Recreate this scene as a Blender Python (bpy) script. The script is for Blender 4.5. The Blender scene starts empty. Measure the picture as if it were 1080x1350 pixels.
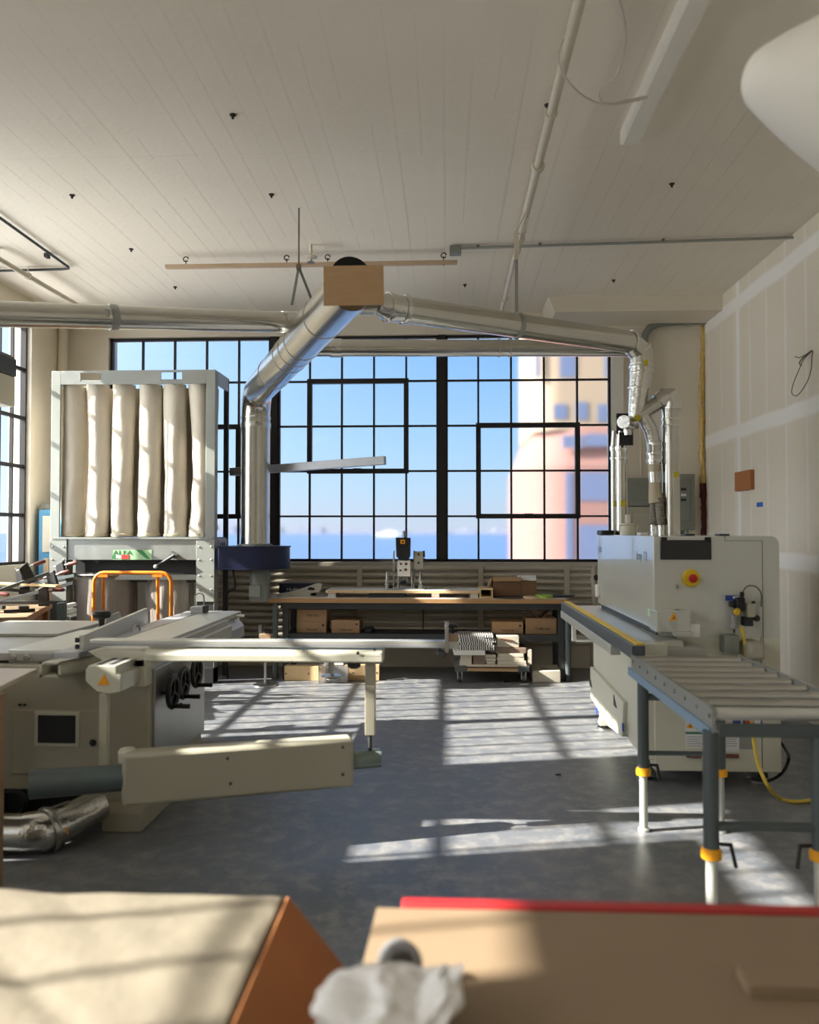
import bpy, bmesh, math, random
from mathutils import Vector, Matrix, Euler, noise
random.seed(7)
C = bpy.context.scene.collection
R = math.radians
# ------------------------------------------------------------------ camera
F = 1081.0; EYE = Vector((0, 0, 1.53))
YAW, PITCH = math.atan(48/F), math.atan(25/F)
ROT = Euler((R(90)+PITCH, 0, YAW)).to_matrix()
def ray(px, py): return ROT @ Vector(((px-540)/F, -(py-675)/F, -1))
def at(px, py, Y):
    """measured pixel of the photograph -> point of the room at depth Y"""
    d = ray(px, py); return EYE + d*(Y/d.y)
def atz(px, py, z):
    d = ray(px, py); return EYE + d*((z-EYE.z)/d.z)
cam = bpy.data.cameras.new('camera'); co = bpy.data.objects.new('camera', cam); C.objects.link(co)
co.location = EYE; co.rotation_euler = (R(90)+PITCH, 0, YAW)
cam.sensor_fit = 'HORIZONTAL'; cam.sensor_width = 36; cam.lens = 36*F/1080
cam.clip_end = 30000; cam.clip_start = .05
cam.dof.use_dof = True; cam.dof.focus_distance = 7.6; cam.dof.aperture_fstop = 2.3
S = bpy.context.scene; S.camera = co
S.view_settings.view_transform = 'Standard'; S.view_settings.look = 'None'
S.view_settings.gamma = 1; S.view_settings.use_curve_mapping = False
# ------------------------------------------------------------------ materials
def lin(c):
    return tuple((x/12.92 if x <= .04045 else ((x+.055)/1.055)**2.4) for x in (v/255 for v in c))
class NT:
    def __init__(s, m): s.t = m.node_tree; s.n = s.t.nodes; s.l = s.t.links
    def add(s, typ, **kw):
        n = s.n.new(typ)
        for k, v in kw.items():
            if k.startswith('i_'):
                key = k[2:]; key = int(key) if key.isdigit() else key.replace('_', ' ')
                n.inputs[key].default_value = v
            else: setattr(n, k, v)
        return n
    def link(s, a, b): s.l.new(a, b)
    def math(s, op, a, b=None, c=None):
        n = s.add('ShaderNodeMath', operation=op)
        for i, v in enumerate((a, b, c)):
            if v is None: continue
            if isinstance(v, (int, float)): n.inputs[i].default_value = v
            else: s.link(v, n.inputs[i])
        return n.outputs[0]
    def mixc(s, f, a, b):
        n = s.add('ShaderNodeMix', data_type='RGBA')
        for i, v in ((0, f), (6, a), (7, b)):
            if isinstance(v, (int, float)): n.inputs[i].default_value = v
            elif isinstance(v, tuple): n.inputs[i].default_value = (*v[:3], 1)
            else: s.link(v, n.inputs[i])
        return n.outputs[2]
def mat(name, rgb, rough=.55, metal=0, var=.12, scale=6, bump=0, bscale=40, stretch=(1, 1, 1), spec=.5, trans=0, rvar=0, alpha=1, coat=0):
    m = bpy.data.materials.new(name); m.use_nodes = True; t = NT(m)
    b = t.n['Principled BSDF']; c = lin(rgb)
    co_ = t.add('ShaderNodeTexCoord'); mp = t.add('ShaderNodeMapping'); mp.inputs['Scale'].default_value = stretch
    t.link(co_.outputs['Object'], mp.inputs['Vector'])
    nz = t.add('ShaderNodeTexNoise', i_Scale=scale, i_Detail=4.0); t.link(mp.outputs[0], nz.inputs['Vector'])
    lo = tuple(x*(1-var) for x in c); hi = tuple(min(1, x*(1+var)) for x in c)
    t.link(t.mixc(nz.outputs['Fac'], lo, hi), b.inputs['Base Color'])
    b.inputs['Roughness'].default_value = rough; b.inputs['Metallic'].default_value = metal
    b.inputs['Specular IOR Level'].default_value = spec
    b.inputs['Transmission Weight'].default_value = trans; b.inputs['Alpha'].default_value = alpha
    b.inputs['Coat Weight'].default_value = coat
    if rvar:
        t.link(t.math('MULTIPLY_ADD', nz.outputs['Fac'], rvar*2, rough-rvar), b.inputs['Roughness'])
    if bump:
        n2 = t.add('ShaderNodeTexNoise', i_Scale=bscale, i_Detail=3.0); t.link(mp.outputs[0], n2.inputs['Vector'])
        bp = t.add('ShaderNodeBump', i_Strength=bump, i_Distance=.01); t.link(n2.outputs['Fac'], bp.inputs['Height'])
        t.link(bp.outputs[0], b.inputs['Normal'])
    return m
M = {}
M['duct'] = mat('galvanised duct', (200, 198, 190), .22, 1, .1, 5, .03, 12, rvar=.06)
M['foil'] = mat('foil taped duct', (214, 213, 208), .2, 1, .08, 8, .5, 22)
M['galv'] = mat('galvanised sheet', (164, 167, 162), .42, .75, .12, 7, .04, 30, rvar=.08)
M['galv_pale'] = mat('pale galvanised frame', (160, 164, 157), .45, .35, .08, 6)
M['bag'] = mat('filter bag felt', (214, 206, 190), .95, 0, .07, 9, .35, 25, spec=.1)
M['bag_cap'] = mat('bag hem', (196, 184, 158), .9)
M['blue'] = mat('dark blue enamel', (8, 18, 54), .42, 0, .1, 5)
M['blue_pale'] = mat('worn pale blue paint', (84, 148, 186), .5, 0, .2, 7)
M['black'] = mat('black plastic', (24, 24, 25), .5, 0, .1)
M['rubber'] = mat('black rubber', (18, 18, 18), .8)
M['dark_steel'] = mat('dark grey steel', (58, 60, 60), .5, .3, .12)
M['leg_grey'] = mat('dark grey leg tube', (84, 92, 92), .45, .3, .08)
M['steel'] = mat('bright steel', (190, 190, 186), .28, 1, .08)
M['cream'] = mat('cream machine paint', (206, 204, 186), .42, 0, .04, 4)
M['cream_dark'] = mat('warm grey machine paint', (172, 167, 148), .45, 0, .05, 4)
M['hood'] = mat('pale grey machine paint', (200, 201, 192), .22, 0, .03, 3, coat=.6)
M['alu'] = mat('anodised aluminium', (206, 206, 198), .38, .55, .06, 12, stretch=(1, .1, 1))
M['alu_dull'] = mat('dull grey aluminium', (176, 178, 182), .42, .5, .08, 10)
M['cast'] = mat('ground cast iron table', (178, 176, 168), .4, .5, .12, 9)
M['zinc'] = mat('brushed zinc sheet', (170, 172, 170), .32, .7, .1, 6, stretch=(1, 1, .15))
M['tube_green'] = mat('grey green steel tube', (122, 136, 130), .4, .35, .08)
M['tube_dark'] = mat('slate grey steel tube', (98, 110, 112), .4, .35, .08)
M['orange'] = mat('orange enamel', (222, 132, 34), .4, 0, .12, 12)
M['collar'] = mat('yellow orange plastic', (244, 168, 24), .45)
M['yellow'] = mat('yellow plastic', (228, 190, 30), .45, 0, .06)
M['hose_y'] = mat('yellow air hose', (214, 186, 70), .45, 0, .06)
M['red'] = mat('red plastic', (190, 30, 34), .4)
M['redbar'] = mat('red painted bar', (180, 40, 42), .45, 0, .1)
M['card'] = mat('brown cardboard', (160, 128, 94), .85, 0, .08, 10)
M['card_dark'] = mat('darker cardboard', (120, 90, 66), .85, 0, .1, 10)
M['kraft'] = mat('orange brown board', (172, 112, 66), .8, 0, .1, 5)
M['ply'] = mat('plywood', (186, 152, 112), .6, 0, .14, 5, stretch=(1.5, 1, 8))
M['ply_pale'] = mat('pale plywood', (222, 190, 142), .6, 0, .1, 5, stretch=(6, 1, 1))
M['mdf'] = mat('tan fibreboard', (140, 119, 94), .7, 0, .05, 14)
M['wood'] = mat('bench wood', (156, 130, 100), .6, 0, .18, 5, stretch=(1, 8, 1))
M['wood_red'] = mat('reddish bench wood', (122, 84, 56), .55, 0, .2, 5, stretch=(1, 1, 6))
M['batten'] = mat('painted wood batten', (190, 166, 138), .7, 0, .1, 8, stretch=(1, 8, 8))
M['bench_top'] = mat('pale laminate top', (208, 194, 180), .45, 0, .06, 6)
M['bench_edge'] = mat('oak lipping', (170, 130, 86), .55, 0, .12, 6, stretch=(1, 8, 8))
M['white'] = mat('white paint', (226, 224, 216), .5, 0, .03)
M['white_pipe'] = mat('painted pipe', (206, 198, 180), .5, 0, .05)
M['casing'] = mat('white light casing', (236, 232, 222), .5, 0, .03)
M['shade'] = mat('white lamp shade', (238, 234, 224), .6, 0, .02)
M['rad'] = mat('grey beige radiator paint', (176, 168, 152), .5, 0, .1, 8)
M['panel_grey'] = mat('grey electrical enamel', (128, 132, 124), .45, .1, .05)
M['panel_beige'] = mat('beige electrical enamel', (168, 164, 148), .5, 0, .05)
M['foam'] = mat('yellow spray foam', (214, 186, 112), .9, 0, .25, 25, .6, 30)
M['foam_red'] = mat('red brown sealant', (92, 40, 30), .8, 0, .25, 20, .5, 30)
M['canvas'] = mat('cream cotton drop cloth', (130, 122, 107), .95, 0, .07, 5, .6, 11, spec=.1)
M['paper'] = mat('white tissue paper', (240, 238, 236), .8, 0, .02)
M['tape_grey'] = mat('grey tape', (150, 150, 152), .4, .3)
M['tape_green'] = mat('green masking tape', (160, 186, 78), .6)
M['tape_tan'] = mat('tan tape', (206, 180, 146), .6)
M['tape_blue'] = mat('blue masking tape', (40, 110, 196), .7)
M['strip_blue'] = mat('pale blue film strip', (122, 150, 176), .4)
M['rail_dark'] = mat('dark slate rail', (92, 98, 104), .45, .4, .1)
M['plastic_bag'] = mat('dusty clear plastic', (138, 130, 122), .3, 0, .15, 8, .5, 10, stretch=(5, 5, .5))
M['acrylic'] = mat('clear acrylic', (236, 232, 226), .12, 0, .02, trans=.75)
M['hose'] = mat('grey ribbed hose', (142, 136, 124), .5, .2, .08)
M['yellow_tag'] = mat('yellow tag', (206, 190, 40), .6)
M['wire'] = mat('grey wire', (120, 112, 100), .5, .5)
M['anchor'] = mat('rusty iron', (50, 42, 36), .7, .3, .2)
M['loop'] = mat('translucent white tube', (226, 220, 208), .35, 0, .03, trans=.3)
M['green_ink'] = mat('green print', (52, 128, 70), .6)
M['lime_ink'] = mat('pale green print', (168, 206, 160), .6)
M['dark_ink'] = mat('dark print', (36, 40, 40), .6)
M['grey_ink'] = mat('grey print', (150, 150, 146), .6)
M['blue_ink'] = mat('blue print', (34, 66, 150), .6)
M['slate_ink'] = mat('slate print', (112, 126, 140), .6)
M['white_ink'] = mat('white print', (226, 226, 226), .6)
M['red_ink'] = mat('red print', (204, 54, 48), .6)
M['teal_ink'] = mat('teal print', (70, 124, 100), .6)
M['handle_brown'] = mat('red brown handle', (112, 66, 52), .5)
M['brass'] = mat('brass', (212, 176, 60), .3, .8)
M['glass_dark'] = mat('black glass', (14, 15, 16), .12, 0, .02)
M['linen'] = mat('pale book board', (206, 196, 176), .7, 0, .1, 8)
M['book_brown'] = mat('brown book board', (136, 116, 100), .7, 0, .1)
M['carpet'] = mat('grey carpet bumper', (92, 94, 92), .95, 0, .15, 30, .5, 60)
M['ink_black'] = M['dark_ink']
# patterned moulding
def pattern_mat():
    m = bpy.data.materials.new('black and white ripple pattern'); m.use_nodes = True; t = NT(m)
    tc = t.add('ShaderNodeTexCoord'); w = t.add('ShaderNodeTexWave', i_Scale=14.0, i_Distortion=5.0, i_Detail=1.0)
    t.link(tc.outputs['Object'], w.inputs['Vector'])
    f = t.math('GREATER_THAN', w.outputs['Fac'], .5)
    t.link(t.mixc(f, lin((40, 40, 40)), lin((214, 210, 204))), t.n['Principled BSDF'].inputs['Base Color'])
    t.n['Principled BSDF'].inputs['Roughness'].default_value = .6
    return m
M['ripple'] = pattern_mat()
# ------------------------------------------------------------------ mesh builder
class MB:
    def __init__(s): s.b = bmesh.new()
    def _box(s, cs):
        v = [s.b.verts.new(c) for c in cs]
        for f in ((0, 1, 3, 2), (4, 6, 7, 5), (0, 4, 5, 1), (2, 3, 7, 6), (0, 2, 6, 4), (1, 5, 7, 3)):
            s.b.faces.new([v[i] for i in f])
        return s
    def box(s, x0, x1, y0, y1, z0, z1):
        return s._box([(x, y, z) for x in (x0, x1) for y in (y0, y1) for z in (z0, z1)])
    def pbox(s, px0, py0, px1, py1, Y0, Y1):
        a, b = at(px0, py0, Y0), at(px1, py1, Y0)
        return s.box(min(a.x, b.x), max(a.x, b.x), Y0, Y1, min(a.z, b.z), max(a.z, b.z))
    def obox(s, c, size, rot=None):
        c = Vector(c); m = rot if rot is not None else Matrix.Identity(3)
        if isinstance(m, (tuple, list)): m = Euler([R(a) for a in m]).to_matrix()
        return s._box([c + m @ Vector((x*size[0]/2, y*size[1]/2, z*size[2]/2)) for x in (-1, 1) for y in (-1, 1) for z in (-1, 1)])
    def bar(s, p0, p1, w, h, up=(0, 0, 1)):
        p0, p1, up = Vector(p0), Vector(p1), Vector(up); d = (p1-p0).normalized()
        sd = d.cross(up)
        if sd.length < 1e-4: sd = d.cross(Vector((1, 0, 0)))
        sd.normalize(); u = sd.cross(d)
        return s._box([p + sd*(a*w/2) + u*(b*h/2) for p in (p0, p1) for a in (-1, 1) for b in (-1, 1)])
    def tube(s, pts, r, seg=20, caps=True, radii=None):
        pts = [Vector(p) for p in pts]; n = len(pts); rs = radii or [r]*n
        d0 = (pts[1]-pts[0]).normalized()
        u = d0.cross(Vector((0, 0, 1)))
        if u.length < 1e-3: u = Vector((1, 0, 0))
        u.normalize(); rings = []; prev = d0
        for i, p in enumerate(pts):
            di = (pts[i]-pts[i-1]).normalized() if i else d0
            do = (pts[i+1]-pts[i]).normalized() if i < n-1 else di
            t = (di+do).normalized() if (di+do).length > 1e-4 else di
            q = prev.rotation_difference(di); u = q @ u; prev = di
            v = di.cross(u).normalized(); ring = []
            k = max(.25, t.dot(di))
            for j in range(seg):
                a = 2*math.pi*j/seg; o = (u*math.cos(a)+v*math.sin(a))*rs[i]
                o = o - di*(o.dot(t)/k)           # slide along the tube on to the mitre plane
                ring.append(s.b.verts.new(p+o))
            rings.append(ring)
        for a, b in zip(rings, rings[1:]):
            for j in range(seg): s.b.faces.new((a[j], a[(j+1) % seg], b[(j+1) % seg], b[j]))
        if caps: s.b.faces.new(rings[0][::-1]); s.b.faces.new(rings[-1])
        return s
    def cyl(s, p0, p1, r, r1=None, seg=20): return s.tube([p0, p1], r, seg, True, [r, r if r1 is None else r1])
    def lathe(s, prof, c, axis=(0, 0, 1), seg=28):
        ax = Vector(axis).normalized(); q = Vector((0, 0, 1)).rotation_difference(ax); c = Vector(c); rings = []
        for r, z in prof:
            rings.append([s.b.verts.new(c + q @ Vector((max(r, 1e-4)*math.cos(2*math.pi*j/seg), max(r, 1e-4)*math.sin(2*math.pi*j/seg), z))) for j in range(seg)])
        for a, b in zip(rings, rings[1:]):
            for j in range(seg): s.b.faces.new((a[j], a[(j+1) % seg], b[(j+1) % seg], b[j]))
        s.b.faces.new(rings[0][::-1]); s.b.faces.new(rings[-1]); return s
    def prism(s, poly, axis, d0, d1):
        """closed 2-D outline, extruded along axis from d0 to d1 (x: (y,z)  y: (x,z)  z: (x,y))"""
        def p3(p, d): return {'x': (d, p[0], p[1]), 'y': (p[0], d, p[1]), 'z': (p[0], p[1], d)}[axis]
        a = [s.b.verts.new(p3(p, d0)) for p in poly]; b = [s.b.verts.new(p3(p, d1)) for p in poly]; n = len(poly)
        for i in range(n): s.b.faces.new((a[i], a[(i+1) % n], b[(i+1) % n], b[i]))
        s.b.faces.new(a[::-1]); s.b.faces.new(b); return s
    def grid(s, nx, ny, fn):
        vs = [[s.b.verts.new(fn(i/nx, j/ny)) for j in range(ny+1)] for i in range(nx+1)]
        for i in range(nx):
            for j in range(ny): s.b.faces.new((vs[i][j], vs[i+1][j], vs[i+1][j+1], vs[i][j+1]))
        return s
    def ball(s, c, r, sub=3, sc=(1, 1, 1)):
        bmesh.ops.create_icosphere(s.b, subdivisions=sub, radius=r, matrix=Matrix.Translation(c) @ Matrix.Diagonal((*sc, 1)))
        return s
    def build(s, name, m, parent=None, bevel=0, smooth=True, solid=0):
        bmesh.ops.recalc_face_normals(s.b, faces=s.b.faces)
        me = bpy.data.meshes.new(name); s.b.to_mesh(me); s.b.free()
        o = bpy.data.objects.new(name, me); C.objects.link(o)
        xs = [v.co for v in me.vertices]
        c = Vector(((min(v.x for v in xs)+max(v.x for v in xs))/2, (min(v.y for v in xs)+max(v.y for v in xs))/2, min(v.z for v in xs)))
        me.transform(Matrix.Translation(-c)); wl = c
        if parent is not None:
            o.parent = parent; p, pp = Vector(parent.location), parent.parent
            while pp is not None: p = p + Vector(pp.location); pp = pp.parent
            o.location = wl - p
        else: o.location = wl
        me.materials.append(M[m] if isinstance(m, str) else m)
        if smooth:
            for f in me.polygons: f.use_smooth = True
            me.set_sharp_from_angle(angle=R(32))
        if solid:
            md = o.modifiers.new('thickness', 'SOLIDIFY'); md.thickness = solid
        if bevel:
            md = o.modifiers.new('edges', 'BEVEL'); md.width = bevel; md.segments = 2; md.limit_method = 'ANGLE'; md.angle_limit = R(40)
        return o
def tag(o, label=None, cat=None, group=None, kind=None):
    for k, v in (('label', label), ('category', cat), ('group', group), ('kind', kind)):
        if v: o[k] = v
    return o
def thing(name, label, cat, loc, group=None):
    o = bpy.data.objects.new(name, None); C.objects.link(o); o.location = loc; o.empty_display_size = .1
    return tag(o, label, cat, group)
def struct(o): o['kind'] = 'structure'; return o
def copy_tree(o, parent=None):
    c = o.copy(); C.objects.link(c); c.parent = parent
    for ch in list(o.children): copy_tree(ch, c)
    return c
def again(o, loc, rotz, label, name=None):
    c = copy_tree(o); c.location = loc; c.rotation_euler = (0, 0, rotz); c['label'] = label
    return c
def lettering(name, txt, size, loc, rot, m, parent, squeeze=1.0, shear=0):
    cu = bpy.data.curves.new(name, 'FONT'); cu.body = txt; cu.size = size; cu.extrude = .0006; cu.shear = shear
    cu.align_x = 'LEFT'; t = bpy.data.objects.new(name, cu); C.objects.link(t)
    bpy.context.view_layer.update()
    me = bpy.data.meshes.new_from_object(t.evaluated_get(bpy.context.evaluated_depsgraph_get()))
    bpy.data.objects.remove(t); o = bpy.data.objects.new(name, me); C.objects.link(o)
    me.transform(Matrix.Diagonal((squeeze, 1, 1, 1))); me.materials.clear(); me.materials.append(M[m])
    o.parent = parent; p, pp = Vector(parent.location), parent.parent
    while pp is not None: p = p + Vector(pp.location); pp = pp.parent
    o.location = Vector(loc)-p; o.rotation_euler = [R(a) for a in rot]
    return o
def arc(c, r, a0, a1, n, u, v):
    c, u, v = Vector(c), Vector(u), Vector(v)
    return [c + u*(r*math.cos(R(a0+(a1-a0)*i/n))) + v*(r*math.sin(R(a0+(a1-a0)*i/n))) for i in range(n+1)]
def smooth_path(pts, n=8):
    pts = [Vector(p) for p in pts]; out = []
    P = [pts[0]*2-pts[1]] + pts + [pts[-1]*2-pts[-2]]
    for i in range(1, len(P)-2):
        for k in range(n):
            t = k/n; a, b, c, d = P[i-1], P[i], P[i+1], P[i+2]
            out.append(.5*((2*b)+(c-a)*t+(2*a-5*b+4*c-d)*t*t+(3*b-a-3*c+d)*t**3))
    out.append(pts[-1]); return out
SKY_GLOW, EXPO = 10.0, 0.07
# ================================================================== setting
XL, XR, YB, YN, ZC = -4.44, 2.90, 9.30, -3.0, 4.01
WT = .25
Z_SILL, Z_HEAD = 1.18, 3.77
def concrete_mat():
    m = bpy.data.materials.new('worn grey concrete floor'); m.use_nodes = True; t = NT(m); b = t.n['Principled BSDF']
    tc = t.add('ShaderNodeTexCoord')
    n1 = t.add('ShaderNodeTexNoise', i_Scale=.9, i_Detail=6.0); n2 = t.add('ShaderNodeTexNoise', i_Scale=9.0, i_Detail=5.0, i_Roughness=.7)
    for n in (n1, n2): t.link(tc.outputs['Object'], n.inputs['Vector'])
    r1 = t.add('ShaderNodeMapRange', i_From_Min=.35, i_From_Max=.7); t.link(n1.outputs['Fac'], r1.inputs['Value'])
    r2 = t.add('ShaderNodeMapRange', i_From_Min=.45, i_From_Max=.75); t.link(n2.outputs['Fac'], r2.inputs['Value'])
    c1 = t.mixc(r1.outputs[0], lin((95, 99, 106)), lin((114, 116, 119)))
    c2 = t.mixc(r2.outputs[0], c1, lin((150, 147, 142)))
    t.link(c2, b.inputs['Base Color'])
    t.link(t.math('MULTIPLY_ADD', n2.outputs['Fac'], .26, .26), b.inputs['Roughness'])
    bp = t.add('ShaderNodeBump', i_Strength=.25, i_Distance=.004); t.link(n2.outputs['Fac'], bp.inputs['Height']); t.link(bp.outputs[0], b.inputs['Normal'])
    return m
def ceiling_mat():
    m = bpy.data.materials.new('board formed concrete ceiling paint'); m.use_nodes = True; t = NT(m); b = t.n['Principled BSDF']
    tc = t.add('ShaderNodeTexCoord'); sp = t.add('ShaderNodeSeparateXYZ'); t.link(tc.outputs['Object'], sp.inputs[0])
    nz = t.add('ShaderNodeTexNoise', i_Scale=1.3, i_Detail=4.0); t.link(tc.outputs['Object'], nz.inputs['Vector'])
    fine = t.add('ShaderNodeTexNoise', i_Scale=28.0, i_Detail=3.0); t.link(tc.outputs['Object'], fine.inputs['Vector'])
    mp = t.add('ShaderNodeMapping'); mp.inputs['Scale'].default_value = (6.7, .45, 1); t.link(tc.outputs['Object'], mp.inputs['Vector'])
    per = t.add('ShaderNodeTexNoise', i_Scale=1.0, i_Detail=2.0); t.link(mp.outputs[0], per.inputs['Vector'])
    # fins left by the shuttering boards: thin ridges every 150 mm along the room, joints across it
    fx = t.math('FRACT', t.math('DIVIDE', t.math('ADD', sp.outputs['X'], t.math('MULTIPLY', per.outputs['Fac'], .02)), .149))
    ridge = t.math('LESS_THAN', t.math('ABSOLUTE', t.math('SUBTRACT', fx, .5)), .034)
    ridge = t.math('MULTIPLY', ridge, t.math('GREATER_THAN', per.outputs['Fac'], .46))
    fy = t.math('FRACT', t.math('DIVIDE', t.math('ADD', sp.outputs['Y'], .95), 1.98))
    cross = t.math('LESS_THAN', t.math('ABSOLUTE', t.math('SUBTRACT', fy, .5)), .004)
    board = t.add('ShaderNodeTexWhiteNoise', noise_dimensions='2D')
    cb = t.add('ShaderNodeCombineXYZ'); t.link(t.math('FLOOR', t.math('ADD', t.math('DIVIDE', sp.outputs['X'], .149), .5)), cb.inputs[0])
    t.link(t.math('FLOOR', t.math('ADD', t.math('DIVIDE', t.math('ADD', sp.outputs['Y'], .95), 1.98), .5)), cb.inputs[1]); t.link(cb.outputs[0], board.inputs['Vector'])
    h = t.math('ADD', t.math('MULTIPLY', ridge, 1.0), t.math('MULTIPLY', board.outputs['Value'], .15))
    h = t.math('ADD', h, t.math('MULTIPLY', cross, -.8)); h = t.math('ADD', h, t.math('MULTIPLY', fine.outputs['Fac'], .12))
    bp = t.add('ShaderNodeBump', i_Strength=1.0, i_Distance=.014); t.link(h, bp.inputs['Height']); t.link(bp.outputs[0], b.inputs['Normal'])
    t.link(t.mixc(nz.outputs['Fac'], lin((232, 224, 208)), lin((240, 233, 219))), b.inputs['Base Color'])
    b.inputs['Roughness'].default_value = .6
    return m
def plaster_mat(name, a, c):
    return mat(name, a, .7, 0, .05, 2, .25, 30)
def drywall_mat():
    m = bpy.data.materials.new('taped drywall'); m.use_nodes = True; t = NT(m); b = t.n['Principled BSDF']
    geo = t.add('ShaderNodeNewGeometry'); sp = t.add('ShaderNodeSeparateXYZ'); t.link(geo.outputs['Position'], sp.inputs[0])
    nz = t.add('ShaderNodeTexNoise', i_Scale=2.2, i_Detail=5.0); t.link(geo.outputs['Position'], nz.inputs['Vector'])
    n2 = t.add('ShaderNodeTexNoise', i_Scale=14.0, i_Detail=3.0); t.link(geo.outputs['Position'], n2.inputs['Vector'])
    wob = t.math('MULTIPLY', t.math('SUBTRACT', nz.outputs['Fac'], .5), .05)
    z, y = t.math('ADD', sp.outputs['Z'], wob), t.math('ADD', sp.outputs['Y'], wob)
    def band(v, c, hw, soft):
        r = t.add('ShaderNodeMapRange', i_From_Min=hw+soft, i_From_Max=hw); t.link(t.math('ABSOLUTE', t.math('SUBTRACT', v, c)), r.inputs['Value']); return r.outputs[0]
    f = 0
    for c in (1.27, 2.52, 3.80): f = t.math('MAXIMUM', f, band(z, c, .055, .03))
    fr = t.math('MULTIPLY', t.math('ABSOLUTE', t.math('SUBTRACT', t.math('FRACT', t.math('DIVIDE', y, .4064)), .5)), .4064)
    r = t.add('ShaderNodeMapRange', i_From_Min=.03, i_From_Max=.016); t.link(fr, r.inputs['Value'])
    v = t.math('MULTIPLY', r.outputs[0], t.math('MULTIPLY_ADD', nz.outputs['Fac'], 1.3, -.1))
    fr2 = t.math('MULTIPLY', t.math('ABSOLUTE', t.math('SUBTRACT', t.math('FRACT', t.math('DIVIDE', t.math('ADD', y, .3), 2.44)), .5)), 2.44)
    r2 = t.add('ShaderNodeMapRange', i_From_Min=.06, i_From_Max=.04); t.link(fr2, r2.inputs['Value'])
    f = t.math('MAXIMUM', f, t.math('MULTIPLY', v, .75)); f = t.math('MAXIMUM', f, r2.outputs[0])
    f = t.math('MINIMUM', f, 1)
    base = t.mixc(n2.outputs['Fac'], lin((230, 222, 206)), lin((234, 227, 213)))
    t.link(t.mixc(f, base, lin((248, 246, 242))), b.inputs['Base Color']); b.inputs['Roughness'].default_value = .75
    return m
M['floor'] = concrete_mat(); M['ceiling'] = ceiling_mat()
M['plaster'] = plaster_mat('painted back wall', (222, 214, 198), 0)
M['drywall'] = drywall_mat()
M['frame'] = mat('black painted window steel', (30, 27, 26), .55, .1, .2, 20)
M['glass'] = None
def glass_mat():
    m = bpy.data.materials.new('old window glass'); m.use_nodes = True; t = NT(m); t.n.remove(t.n['Principled BSDF'])
    out = [n for n in t.n if n.type == 'OUTPUT_MATERIAL'][0]
    tr = t.add('ShaderNodeBsdfTransparent'); tr.inputs[0].default_value = (.97, .98, .98, 1)
    gl = t.add('ShaderNodeBsdfGlossy', i_Roughness=.03); lw = t.add('ShaderNodeLayerWeight', i_Blend=.5)
    df = t.add('ShaderNodeBsdfDiffuse'); df.inputs[0].default_value = (.75, .74, .7, 1)
    tc = t.add('ShaderNodeTexCoord'); nz = t.add('ShaderNodeTexNoise', i_Scale=3.0, i_Detail=6.0); t.link(tc.outputs['Object'], nz.inputs['Vector'])
    r = t.add('ShaderNodeMapRange', i_From_Min=.5, i_From_Max=.9, i_To_Max=.06); t.link(nz.outputs['Fac'], r.inputs['Value'])
    a = t.add('ShaderNodeMixShader'); t.link(t.math('MULTIPLY_ADD', t.math('POWER', lw.outputs['Facing'], 4.0), .35, .02), a.inputs[0]); t.link(tr.outputs[0], a.inputs[1]); t.link(gl.outputs[0], a.inputs[2])
    c = t.add('ShaderNodeMixShader'); t.link(r.outputs[0], c.inputs[0]); t.link(a.outputs[0], c.inputs[1]); t.link(df.outputs[0], c.inputs[2])
    t.link(c.outputs[0], out.inputs[0]); return m
M['glass'] = glass_mat()
def hazy_glass():
    # the old panes of the far windows: slightly uneven, so the view through them is soft
    m = bpy.data.materials.new('old uneven window glass'); m.use_nodes = True; t = NT(m); t.n.remove(t.n['Principled BSDF'])
    out = [n for n in t.n if n.type == 'OUTPUT_MATERIAL'][0]
    rf = t.add('ShaderNodeBsdfRefraction', i_Roughness=.085, i_IOR=1.35); rf.inputs[0].default_value = (.985, .99, .99, 1)
    gl = t.add('ShaderNodeBsdfGlossy', i_Roughness=.05); lw = t.add('ShaderNodeLayerWeight', i_Blend=.5)
    a = t.add('ShaderNodeMixShader'); t.link(t.math('MULTIPLY_ADD', t.math('POWER', lw.outputs['Facing'], 4.0), .3, .015), a.inputs[0])
    t.link(rf.outputs[0], a.inputs[1]); t.link(gl.outputs[0], a.inputs[2]); t.link(a.outputs[0], out.inputs[0]); return m
M['glass_back'] = hazy_glass()

struct(MB().box(XL-WT, XR+.15, YN, YB+WT, -.2, 0).build('floor', 'floor', smooth=False))
struct(MB().box(XL-WT, XR+.15, YN-.2, YN, 0, ZC).build('wall_front', 'plaster', smooth=False))
struct(MB().box(XL-WT, XR+.15, YN, YB+WT, ZC, ZC+.25).build('ceiling', 'ceiling', smooth=False))
struct(MB().box(XR, XR+.15, YN, YB, 0, ZC).build('wall_right', 'drywall', smooth=False))
# back wall: three bays of window between x0 and x3
BX = [at(p, 600, YB+.08).x for p in (146, 362, 583, 805)]
m = MB()
m.box(XL-WT, BX[0], YB, YB+WT, 0, ZC); m.box(BX[3], XR+.15, YB, YB+WT, 0, ZC)
m.box(BX[0], BX[3], YB, YB+WT, 0, Z_SILL); m.box(BX[0], BX[3], YB, YB+WT, Z_HEAD, ZC)
struct(m.build('wall_back', 'plaster', smooth=False))
# left wall: window bays (y0, y1) with piers between them
LB = [(-2.9, -.75), (.36, 1.50), (1.56, 3.43), (4.38, 5.57), (5.63, 8.57)]
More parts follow.
